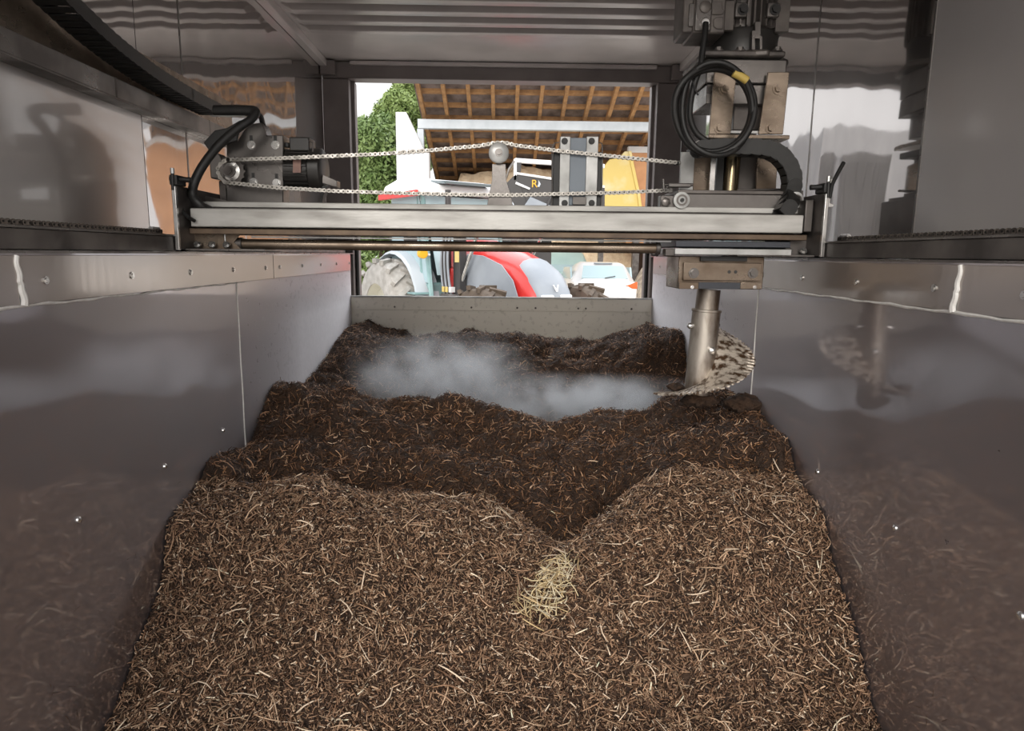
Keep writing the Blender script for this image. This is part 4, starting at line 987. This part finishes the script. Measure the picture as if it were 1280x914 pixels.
# yellow bucket
YB = empty('yellow_bucket', (3.4,20.3,1.3)); tag(YB, 'weathered yellow loader bucket standing on end in front of the orange partition', 'bucket')
Yb = 20.9
P = [atY(x,y,Yb) for x,y in [(749,262),(750,216),(753,210),(762,199),(774,197),(781,189),(787,189),(790,200),(798,240),(803,275),(800,296),(748,296)]]
MB().prism([(p.x,p.z) for p in P],(0,Yb,0),(1,0,0),(0,0,1),(0,1,0),.12).build('side_plate', YELL, YB, bevel=.02)
P = [atY(x,y,Yb) for x,y in [(785,189),(789,189),(792,205),(800,243),(804,275),(800,275),(796,243),(788,206)]]
MB().prism([(p.x,p.z) for p in P],(0,Yb-.06,0),(1,0,0),(0,0,1),(0,1,0),.22).build('cutting_edge', YELL, YB, bevel=.01)
P = [atY(x,y,Yb) for x,y in [(749,262),(750,216),(755,208),(757,216),(756,262)]]
MB().prism([(p.x,p.z) for p in P],(0,Yb+.1,0),(1,0,0),(0,0,1),(0,1,0),.2).build('back_plate', YELL, YB, bevel=.01)
p0 = atY(749,292,Yb); p1 = atY(800,292,Yb)
MB().box((p0.x,Yb,0),(p0.x+.15,Yb+.2,p0.z)).build('leg', DSTEEL, YB); MB().box((p1.x-.2,Yb,0),(p1.x,Yb+.2,p0.z)).build('leg', DSTEEL, YB)

# ---- wheels
def wheel(name, c, R, r, w, mt, mr, parent, lugs=20, side=1):
    """axis along local X of parent; c local centre"""
    pr = [(-w/2,r*1.02),(-w/2,R*.80),(-w*.42,R*.93),(-w*.30,R*.965),(w*.30,R*.965),(w*.42,R*.93),(w/2,R*.80),(w/2,r*1.02)]
    W = MB(); W.lathe(pr, (0,0,0), (1,0,0), 48, closed=True)
    for k in range(lugs*2):
        s_ = 1 if k%2 else -1; a = 2*pi*k/(lugs*2)
        M_ = Matrix.Rotation(a,4,'X') @ Matrix.Translation((s_*w*.25,0,R*.955)) @ Matrix.Rotation(s_*radians(38),4,'Z')
        W.box((-w*.30,-.030*R/.7,-.03*R),(w*.30,.030*R/.7,.075*R),M_)
    t_ = W.build(name, mt, None); t_.parent = parent; t_.location = c
    H = MB(); H.lathe([(-w*.35,0),(-w*.35,r*.9),(-w*.48,r*1.03),(-w*.44,r*1.06),(w*.44,r*1.06),(w*.48,r*1.03),(w*.20,r*.85),(w*.12,r*.4),(w*.22,r*.38),(w*.22,0)], (0,0,0),(side,0,0),40)
    for k in range(8): a=2*pi*k/8; H.cyl((side*w*.14,r*.55*cos(a),r*.55*sin(a)),(side*w*.19,r*.55*cos(a),r*.55*sin(a)),.02,n=6)
    h_ = H.build('rim', mr, None); h_.parent = t_; return t_
TR = empty('tractor', (-1.06,11.45,0), radians(215)); tag(TR, 'red and grey farm tractor with pale cab and raised front loader in the yard', 'tractor')
def lp(o): o.parent = TR; o.matrix_parent_inverse = Matrix(); return o
RW = .755
for sx in (1,-1):
    wheel('rear_wheel', (sx*.92,0,RW), RW, .38, .50, TYREL, RIM, TR, 18, sx)
    wheel('front_wheel', (sx*.86,2.62,.60), .60, .30, .38, TYRED, RIM, TR, 16, sx)
    f = MB(); pts = []
    for k in range(15):
        a = radians(200-k*13.5); pts.append((cos(a),sin(a)))
    ring = [[(sx*.50,RW*1.20*c,RW+RW*1.20*s),(sx*.86,RW*1.20*c,RW+RW*1.20*s),(sx*.90,RW*1.17*c,RW+RW*1.14*s),(sx*.86,RW*1.16*c,RW+RW*1.16*s),(sx*.50,RW*1.16*c,RW+RW*1.16*s)] for c,s in pts]
    f.loft(ring); lp(f.build('rear_fender', LGREY, None))
lp(MB().box((-.28,-.3,.45),(.28,2.9,.95)).build('chassis', BLKP, None, bevel=.03))
lp(MB().box((-.75,2.55,.52),(.75,2.70,.68)).build('front_axle', BLKP, None, bevel=.02))
lp(MB().box((-.8,-.15,.62),(.8,.15,.88)).build('rear_axle', BLKP, None, bevel=.02))
# hood: rounded loft
def hs(y, w, zt, zb, cr):
    r = []
    for x, z in ((-w,zb),(-w*1.02,(zb+zt)*.5),(-w*.96,zt-cr),(-w*.72,zt-cr*.35),(-w*.3,zt),(w*.3,zt),(w*.72,zt-cr*.35),(w*.96,zt-cr),(w*1.02,(zb+zt)*.5),(w,zb)): r.append((x,y,z))
    return r
hood = MB(); hood.loft([hs(.95,.42,1.86,.92,.20),hs(1.5,.42,1.82,.92,.20),hs(2.1,.40,1.72,.90,.20),hs(2.55,.38,1.58,.88,.20),hs(2.85,.36,1.42,.86,.18),hs(3.02,.33,1.22,.84,.15),hs(3.08,.30,1.05,.84,.1)])
hd = lp(hood.build('hood', RED, None, smooth=60))
g = MB(); g.loft([[(x*1.0,y+.025,z) for x,y,z in hs(2.60,.28,1.57,1.02,.10)],[(x,y+.025,z) for x,y,z in hs(2.86,.30,1.43,.98,.10)],[(x,y+.025,z) for x,y,z in hs(3.04,.27,1.22,.94,.08)],[(x,y+.03,z) for x,y,z in hs(3.09,.27,1.02,.90,.06)]])
gr = g.build('grille', GREYP, hd, smooth=50); gr.matrix_parent_inverse = Matrix()
for sx in (1,-1):
    sp_ = MB().prism([(1.55,.98),(1.45,1.45),(1.58,1.62),(2.0,1.60),(2.45,1.48),(2.72,1.28),(2.88,.98)], (sx*.425,0,0),(0,1,0),(0,0,1),(sx,0,0),.015).build('side_panel', GREYP, hd, bevel=.01); sp_.matrix_parent_inverse = Matrix()
    hl = MB().box((sx*.06,3.06,1.00),(sx*.25,3.14,1.10)).build('headlight', WHITEP, hd, bevel=.02); hl.matrix_parent_inverse = Matrix()
em = MB().prism([(-.05,.09),(-.03,.09),(0,.03),(.03,.09),(.05,.09),(.012,0),(-.012,0)], (0,3.105,1.14),(1,0,0),(0,-.35,1),(0,1,0),.012).build('grille_badge', WHITEP, hd); em.matrix_parent_inverse = Matrix()
# red fender lip curling down by the hood
for sx in (1,-1):
    f = MB().prism([(.95,1.45),(1.25,1.40),(1.45,1.15),(1.52,.88),(1.30,.88),(1.20,1.1),(.95,1.2)], (sx*.44,0,0),(0,1,0),(0,0,1),(sx,0,0),.06); lp(f.build('hood_skirt', RED, None, bevel=.02))
# cab
def post(p0, p1, t=.04):
    mb = MB(); mb.tube([p0,p1], t, 6); return mb
cabb = [(.72,-.42),(.72,.78),(-.72,.78),(-.72,-.42)]
for x, y in cabb:
    lp(post((x,y+(.25 if y>0 else 0),.95),(x*.90,y*.80,2.55)).build('cab_pillar', TEAL if y > 0 else BLKP, None))
lp(MB().box((-.70,-.45,.85),(.70,.85,1.18)).build('cab_base', TEAL, None, bevel=.04))
lp(MB().box((-.66,-.36,1.18),(.66,-.34,2.5)).build('rear_window', CGLASS, None))
for sx in (1,-1):
    gl = MB().prism([(-.36,1.18),(.98,1.18),(.60,2.5),(-.33,2.5)],(sx*.70,0,0),(0,1,0),(0,0,1),(-sx,0,0),.012); lp(gl.build('door_glass', CGLASS, None))
    lp(MB().tube([(sx*.71,.72,1.0),(sx*.69,.56,2.5)],.022,6).build('door_frame', TEAL, None))
lp(MB().prism([(1.02,1.3),(.62,2.5),(.63,2.5),(1.03,1.3)],(-.62,0,0),(0,1,0),(0,0,1),(1,0,0),1.24).build('windscreen', CGLASS, None))
rf = MB(); rf.loft([[(-.78,-.55,2.52),(.78,-.55,2.52),(.74,-.5,2.70),(-.74,-.5,2.70)],[(-.84,.2,2.54),(.84,.2,2.54),(.78,.2,2.80),(-.78,.2,2.80)],[(-.80,.85,2.52),(.80,.85,2.52),(.70,.80,2.66),(-.70,.80,2.66)]])
rfo = lp(rf.build('cab_roof', WHITEP, None, bevel=.03))
rm = MB().box((-.45,.25,2.74),(.45,.70,2.79),Matrix.Rotation(radians(-6),4,'X')).build('roof_hatch', GLASS, rfo, bevel=.01); rm.matrix_parent_inverse = Matrix()
rr_ = MB().box((-.86,-.5,2.47),(-.80,.8,2.56)); rr_.box((.80,-.5,2.47),(.86,.8,2.56)); r2 = rr_.build('roof_edge', RED, rfo, bevel=.01); r2.matrix_parent_inverse = Matrix()
for sx in (1,-1):
    lp(MB().box((sx*.55,.88,2.50),(sx*.75,.98,2.60)).build('work_light', WHITEP, None, bevel=.02))
    lp(MB().cyl((sx*.85,.95,1.62),(sx*.85,1.03,1.62),.075,n=24).build('indicator', AMBER, None, bevel=.01))
    lp(MB().tube([(sx*.70,.95,1.60),(sx*.85,.93,1.60)],.018,8).build('lamp_arm', WHITEP, None))
    lp(MB().box((sx*.90,.90,1.75),(sx*1.12,.94,2.15)).build('mirror', BLKP, None, bevel=.02))
lp(MB().tube([(.50,1.15,1.3),(.50,1.15,2.55)],.045,12).build('exhaust', BLKP, None))
# steps, ladder, hoses at the near side
for k in range(4): lp(MB().box((.70,.72,.50+k*.17),(.98,.98,.53+k*.17)).build('step', TEAL, None, bevel=.005))
for k in range(5): lp(MB().tube(smoothpts([(.60,1.20+k*.045,1.95),(.66,1.22+k*.045,1.6),(.64,1.20+k*.05,1.25),(.62,1.25+k*.05,.98)]),.018,8).build('hydraulic_hose', BLKP if k%2 else GREYP, None))
for k in range(3): lp(MB().box((.58,1.22+k*.10,1.06),(.66,1.28+k*.10,1.14)).build('hose_coupling', YELL if k<2 else WHITEP, None, bevel=.005))
lp(MB().box((.46,1.20,.80),(.68,1.66,1.04)).build('valve_block', DSTEEL, None, bevel=.02))
# front loader
for sx in (1,-1):
    lp(MB().box((sx*.46,1.42,.75),(sx*.58,1.60,1.95)).build('loader_mast', BLKP, None, bevel=.01))
    arm = MB(); arm.tube([(sx*.56,1.5,1.88),(sx*.58,2.3,2.12),(sx*.60,3.0,1.92)],[.07,.08,.06],8); lp(arm.build('loader_arm', BLKP, None))
    lp(MB().tube([(sx*.52,1.55,1.2),(sx*.57,2.1,1.95)],.028,10).build('loader_ram', BRIGHT, None))
    lp(MB().box((sx*.585,1.50,1.50),(sx*.60,1.60,1.75)).build('warning_sticker', YELL, None))
# black framed machine standing beyond (open box with white rims and an emblem)
BM = empty('black_hopper', (1.0,14.6,0)); tag(BM, 'black open machine body with white rims and a yellow letter R behind the gantry', 'machine')
Yh = 14.6
def hp_(name, pts, Y, d, m, par=BM, bev=.01):
    P = [atY(x,y,Y) for x,y in pts]; return MB().prism([(p.x,p.z) for p in P],(0,Y,0),(1,0,0),(0,0,1),(0,1,0),d).build(name, m, par, bevel=bev)
hp_('front_panel', [(645,218),(700,227),(756,233),(756,262),(640,262)], Yh, .12, BLKP)
hp_('side_panel', [(634,228),(645,217),(662,262),(630,262)], Yh-.02, .10, BLKP)
hp_('top_rail', [(644,197.5),(756,205),(756,210),(645,203)], Yh, .12, WHITEP)
hp_('middle_rim', [(645,215),(756,232),(756,235),(645,218)], Yh-.03, .10, WHITEP)
hp_('lower_rim', [(645,227),(663,235),(662,237.5),(644,230)], Yh-.05, .10, WHITEP)
hp_('corner_post', [(642,199),(646,197),(646,225),(642,226)], Yh-.02, .12, WHITEP)
hp_('side_rim', [(642,200),(635,211),(632,222),(634,222),(637,212),(645,202)], Yh-.02, .5, GREYST)
hp_('corner_bracket', [(645,203),(652,203),(651,214),(646,215)], Yh+.02, .3, BLKP)
hp_('chute', [(652,262),(663,246),(700,262)], Yh-.1, .5, GREYP)
hp_('strut', [(680,262),(687,246),(690,246),(684,262)], Yh-.1,.1, BLKP)
P0 = atY(640,262,Yh); P1 = atY(756,262,Yh)
P2 = atY(655,300,Yh); P3 = atY(690,300,Yh)
MB().box((P0.x,Yh,P2.z),(P1.x,Yh+.5,P0.z)).build('hull', BLKP, BM, bevel=.03)
MB().box((P2.x,Yh+.1,0),(P3.x,Yh+.4,P2.z)).build('column', BLKP, BM, bevel=.01)
q0 = atY(668,230,Yh-.02); text('R', 'emblem', MATS['amber_lens'], .22, (q0.x,Yh-.015,q0.z), (pi/2,0,0), BM, .008)
hp_('emblem_ornament', [(673,225),(676,230),(674,234),(671.5,233),(673,230)], Yh-.015,.01, LGREY, bev=0)
# pale cover with lettering
NB = empty('lettered_casing', (0.0,13,0)); tag(NB, 'pale rounded casing with dark letters below the idler wheel', 'machine cover')
Yn = 13.
P = [atY(x,y,Yn) for x,y in [(603,268),(605,254),(612,249),(632,248),(640,251),(645,260),(646,268)]]
MB().prism([(p.x,p.z) for p in P],(0,Yn,0),(1,0,0),(0,0,1),(0,1,0),.3).build('casing', LGREY, NB, bevel=.03)
MB().box((P[0].x,Yn+.02,1.0),(P[-1].x,Yn+.28,P[0].z)).build('pedestal', BLKP, NB, bevel=.01)
MB().box((P[0].x+.2,Yn+.05,0),(P[-1].x-.2,Yn+.2,1.0)).build('stand', BLKP, NB)
q0 = atY(623,257,Yn-.01); text('TMS', 'lettering', LETT, .27, (q0.x,Yn-.012,q0.z), (pi/2,0,0), NB, .008)

# ---- white hatchback
CR = empty('white_car', (2.72,17.9,0)); tag(CR, 'white hatchback car parked beyond the tractor, rear window and one orange tail light showing', 'car')
def cs(y, wl, wt, zb, zm, zt):
    return [(-wl*.95,y,zb),(-wl,y,(zb+zm)/2),(-wl,y,zm),(-wt,y,zt-.06),(-wt*.85,y,zt),(wt*.85,y,zt),(wt,y,zt-.06),(wl,y,zm),(wl,y,(zb+zm)/2),(wl*.95,y,zb)]
body = MB(); body.loft([cs(-.12,.80,.70,.35,.60,.72),cs(0,.86,.74,.28,.88,1.0),cs(.05,.86,.66,.26,.95,1.04),cs(.42,.87,.60,.24,.98,1.44),cs(1.1,.87,.60,.24,.98,1.48),cs(2.2,.87,.56,.24,.98,1.42),cs(2.9,.87,.72,.24,.95,.99),cs(3.8,.84,.70,.24,.80,.84),cs(4.1,.75,.62,.3,.6,.66)])
bo = body.build('body', WHITEC, CR, smooth=50); bo.matrix_parent_inverse = Matrix()
def cl(o): o.matrix_parent_inverse = Matrix(); return o
cl(MB().loft([[(-.62,.055,1.07),(.62,.055,1.07),(.62,.075,1.05),(-.62,.075,1.05)],[(-.54,.34,1.385),(.54,.34,1.385),(.52,.38,1.37),(-.52,.38,1.37)]]).build('rear_window', CGLASS, CR))
cl(MB().tube([(0,.03,1.07),(.28,.05,1.12)],.012,8).build('rear_wiper', BLKP, CR))
cl(MB().box((-.25,.36,1.43),(.25,.44,1.46)).build('spoiler_light', GREYP, CR, bevel=.01))
for sx in (-1,1): cl(MB().prism([(sx*.86,.98),(sx*.86,.80),(sx*.52,.79),(sx*.50,.86)],(0,-.06,0),(1,0,0),(0,0,1),(0,1,0),.12).build('tail_light', ORLIT if sx>0 else WHITEC, CR, bevel=.01))
for sx in (-1,1):
    for y in (.75,3.3): 
        wh = wheel('wheel', (sx*.80,y,.31), .31, .20, .20, TYRED, GALV, CR, 12, sx)
    cl(MB().prism([(.55,1.02),(.75,1.34),(2.0,1.32),(2.7,1.02)],(sx*.80,0,0),(0,1,0),(0,0,1),(sx*.05,0,0),1.0).build('side_window', CGLASS, CR))
cl(MB().box((-.26,-.14,.66),(.26,-.12,.77)).build('number_plate', WHITEP, CR, bevel=.005))
CR.rotation_euler = (0,0,radians(3)); CR.scale = (.96,.84,.98); CR.location = (2.62,17.2,0)
# ---- pale teal van behind the car
VN = empty('teal_van', (2.9,24.,0)); 
VN.location = (2.0,19.6,0); VN.matrix_basis = Matrix.Translation((2.02,20.95,0)); 
tag(VN, 'pale teal vehicle front partly hidden between tractor hood and white car', 'car')
vb = MB(); vb.loft([cs(0,.86,.7,.3,.75,.82),cs(.5,.9,.72,.25,.98,1.12),cs(.9,.9,.66,.25,1.02,1.5),cs(1.25,.9,.62,.25,1.05,1.72)])
v_ = vb.build('body', mat('pale_teal_paint',(.45,.62,.60,1),.35,0,(.40,.56,.55,1),2), VN, smooth=50); v_.matrix_parent_inverse = Matrix()
v_ = MB().loft([[(-.62,.46,1.10),(.62,.46,1.10),(.62,.49,1.12),(-.62,.49,1.12)],[(-.56,.87,1.46),(.56,.87,1.46),(.56,.89,1.48),(-.56,.89,1.48)]]).build('windscreen', CGLASS, VN); v_.matrix_parent_inverse = Matrix()
for sx in (-1,1):
    v_ = MB().box((sx*.45,-.03,.68),(sx*.75,.06,.80)).build('headlight', WHITEP, VN, bevel=.02); v_.matrix_parent_inverse = Matrix()
    wheel('wheel', (sx*.80,.85,.33), .33, .20, .20, TYRED, GALV, VN, 12, sx)

# ---- vegetation at the left
def leaves(name, blobs, n, size, m, parent=None, sd=3):
    r = np.random.default_rng(sd); w = np.array([b[3]*b[4]*b[5] for b in blobs])**.67; k = r.choice(len(blobs), size=n, p=w/w.sum()); B = np.array(blobs)[k]
    d = r.normal(size=(n,3)); d /= np.linalg.norm(d,axis=1,keepdims=True); q = (.72+.33*r.random((n,1)))
    p = B[:,:3]+d*B[:,3:6]*q; s_ = size*(.6+.8*r.random((n,1)))
    a = r.normal(size=(n,3)); a /= np.linalg.norm(a,axis=1,keepdims=True); b = np.cross(a, d+r.normal(size=(n,3))*.5); b /= np.linalg.norm(b,axis=1,keepdims=True); c_ = np.cross(a,b)*.25
    V = np.stack([p-a*s_, p+b*s_*.42+c_*s_, p+a*s_, p-b*s_*.42+c_*s_],1).reshape(-1,3)
    me = bpy.data.meshes.new(name); me.vertices.add(4*n); me.vertices.foreach_set('co', V.astype(np.float32).ravel())
    me.loops.add(4*n); me.loops.foreach_set('vertex_index', np.arange(4*n,dtype=np.int32)); me.polygons.add(n); me.polygons.foreach_set('loop_start', np.arange(0,4*n,4,dtype=np.int32)); me.update(calc_edges=True)
    me.materials.append(m); o = bpy.data.objects.new(name, me); COL.objects.link(o); o.parent = parent
    if parent is not None: o.matrix_parent_inverse = parent.matrix_world.inverted()
    return o
rb_ = np.random.default_rng(5)
def tree(name, label, base, blobs, n, size, m, sd, h):
    t_ = empty(name, base); tag(t_, label, 'tree' if 'tree' in name else 'hedge')
    f = leaves('foliage', blobs, n, size, m, t_, sd)
    tk = MB(); tk.tube([base, (base[0]+.1,base[1],h*.5), (base[0]+.05,base[1],h)], [.18,.13,.05], 10)
    for b in blobs[::3]: tk.tube([(base[0]+.1,base[1],h*.45), (b[0],b[1],b[2])], [.06,.02], 6)
    tk.build('trunk', BARK, t_); return t_
def ell(px, py, Y, r): p = atY(px,py,Y); return (p.x,p.y,p.z,r*.9,r*.7,r)
bl = [ell(455+rb_.uniform(-14,35), 172+rb_.uniform(0,120), 22+rb_.uniform(-.6,1.2), .75) for _ in range(26)]
tree('bush_tree', 'dense green tree filling the gap left of the white gable wall', (-4.0,22.6,0), bl, 34000, .085, LEAFA, 1, 4.6)
bl = [ell(x,y,24+rb_.uniform(-.5,.8),r) for x,y,r in [(507,118,.55),(500,135,.6),(485,145,.6),(515,110,.45),(495,160,.7),(480,168,.6),(518,135,.5),(522,160,.5),(530,180,.5),(505,105,.45),(490,125,.35),(476,158,.4),(512,150,.6),(525,195,.6)]]
tree('leafy_tree', 'taller lighter green tree rising behind the white gable wall', (-3.6,24.4,0), bl, 17000, .075, LEAFB, 2, 6.5)
bl = [(x_, 16.4+rb_.uniform(-.3,.3), .55+rb_.uniform(0,.9), .6,.5,.6) for x_ in np.linspace(-4.5,-2.9,9)]
hg = tag(leaves('garden_hedge', bl, 9000, .09, LEAFB, None, 6), 'low bright green bush behind the tractor rear wheel', 'hedge')
bl = [(x_, 27+rb_.uniform(-.5,.5), 1.2+rb_.uniform(0,1.8), 1.0,.8,1.1) for x_ in np.linspace(-14,-4.5,14)]
tag(leaves('field_hedge', bl, 9000, .16, LEAFA, None, 8), 'far green hedge beyond the yard at the left', 'hedge')

# ---- grey hall and dark container seen only as reflections in the right wall
HL = empty('grey_hall', (-5.3,14.,0)); tag(HL, 'light grey sheet-clad hall mirrored in the polished right wall', 'building')
hl = MB().box((-6.9,12.8,0),(-3.6,15.3,4.0)).build('cladding', HALL, HL, smooth=0)
for k in range(2):
    x = -6.1+k*1.35; MB().prism([(x,0),(x+.9,0),(x+.9,1.2),(x+.7,1.7),(x+.45,1.85),(x+.2,1.7),(x,1.2)],(0,12.76,1.0),(1,0,0),(0,0,1),(0,1,0),.04).build('bay', LGREY, HL)
DC = empty('steel_container', (-2.65,9.6,0)); tag(DC, 'dark grey steel container in the yard, mirrored in the right wall', 'container')
MB().box((-2.89,9.2,0),(-2.14,9.6,3.03)).build('box', DTANK, DC, bevel=.02)
for k in range(6): MB().box((-2.85+k*.12,9.17,.2),(-2.80+k*.12,9.2,2.9)).build('rib', DTANK, DC, bevel=.005)

# ------------------------------------------------------------------ light
W = bpy.data.worlds.new('overcast_sky'); S.world = W; W.use_nodes = True; N = W.node_tree.nodes; L = W.node_tree.links
bg = N['Background']; tc = N.new('ShaderNodeTexCoord'); sp = N.new('ShaderNodeSeparateXYZ'); L.new(tc.outputs['Generated'], sp.inputs[0])
# overcast luminance: dim at the horizon, brighter overhead, glow added beyond the yard to light the interior
cr = N.new('ShaderNodeValToRGB'); E_ = cr.color_ramp.elements
E_[0].position = 0; E_[0].color = (.62,.62,.625,1); E_[1].position = 1; E_[1].color = (1.9,1.93,2.0,1)
e_ = E_.new(.22); e_.color = (.70,.705,.71,1); e_ = E_.new(.42); e_.color = (2.1,2.12,2.17,1); L.new(sp.outputs['Z'], cr.inputs[0])
my = N.new('ShaderNodeMapRange'); my.interpolation_type = 'SMOOTHSTEP'; my.inputs[1].default_value = -.6; my.inputs[2].default_value = .8; my.inputs[3].default_value = .42; my.inputs[4].default_value = 1.15
L.new(sp.outputs['Y'], my.inputs[0])
m9 = N.new('ShaderNodeMix'); m9.data_type = 'RGBA'; m9.blend_type = 'MULTIPLY'; m9.inputs[0].default_value = 1; L.new(cr.outputs[0], m9.inputs[6]); L.new(my.outputs[0], m9.inputs[7])
ns = N.new('ShaderNodeTexNoise'); ns.inputs['Scale'].default_value = 2.2; ns.inputs['Detail'].default_value = 4; L.new(tc.outputs['Generated'], ns.inputs['Vector'])
mr = N.new('ShaderNodeMapRange'); mr.inputs[3].default_value = .85; mr.inputs[4].default_value = 1.1; L.new(ns.outputs['Fac'], mr.inputs[0])
mx = N.new('ShaderNodeMix'); mx.data_type = 'RGBA'; mx.blend_type = 'MULTIPLY'; mx.inputs[0].default_value = 1; L.new(m9.outputs[2], mx.inputs[6]); L.new(mr.outputs[0], mx.inputs[7])
L.new(mx.outputs[2], bg.inputs['Color']); bg.inputs['Strength'].default_value = SKY
sl = bpy.data.lights.new('fill_sun','SUN'); sl.energy = SUN; sl.angle = radians(34); sl.color = (1,.95,.88); so = bpy.data.objects.new('fill_sun', sl); COL.objects.link(so); so.rotation_euler = (radians(67),0,radians(-9))  # broad soft fill added from behind the camera to brighten the interior
S.cycles.max_bounces = 14; S.cycles.glossy_bounces = 8; S.cycles.diffuse_bounces = 5; S.cycles.transmission_bounces = 4; S.cycles.volume_bounces = 3
S.cycles.use_denoising = True; S.cycles.denoiser = 'OPENIMAGEDENOISE'; S.cycles.sample_clamp_indirect = 8
S.cycles.volume_step_rate = 2
S.cycles.caustics_reflective = True; S.cycles.blur_glossy = .5
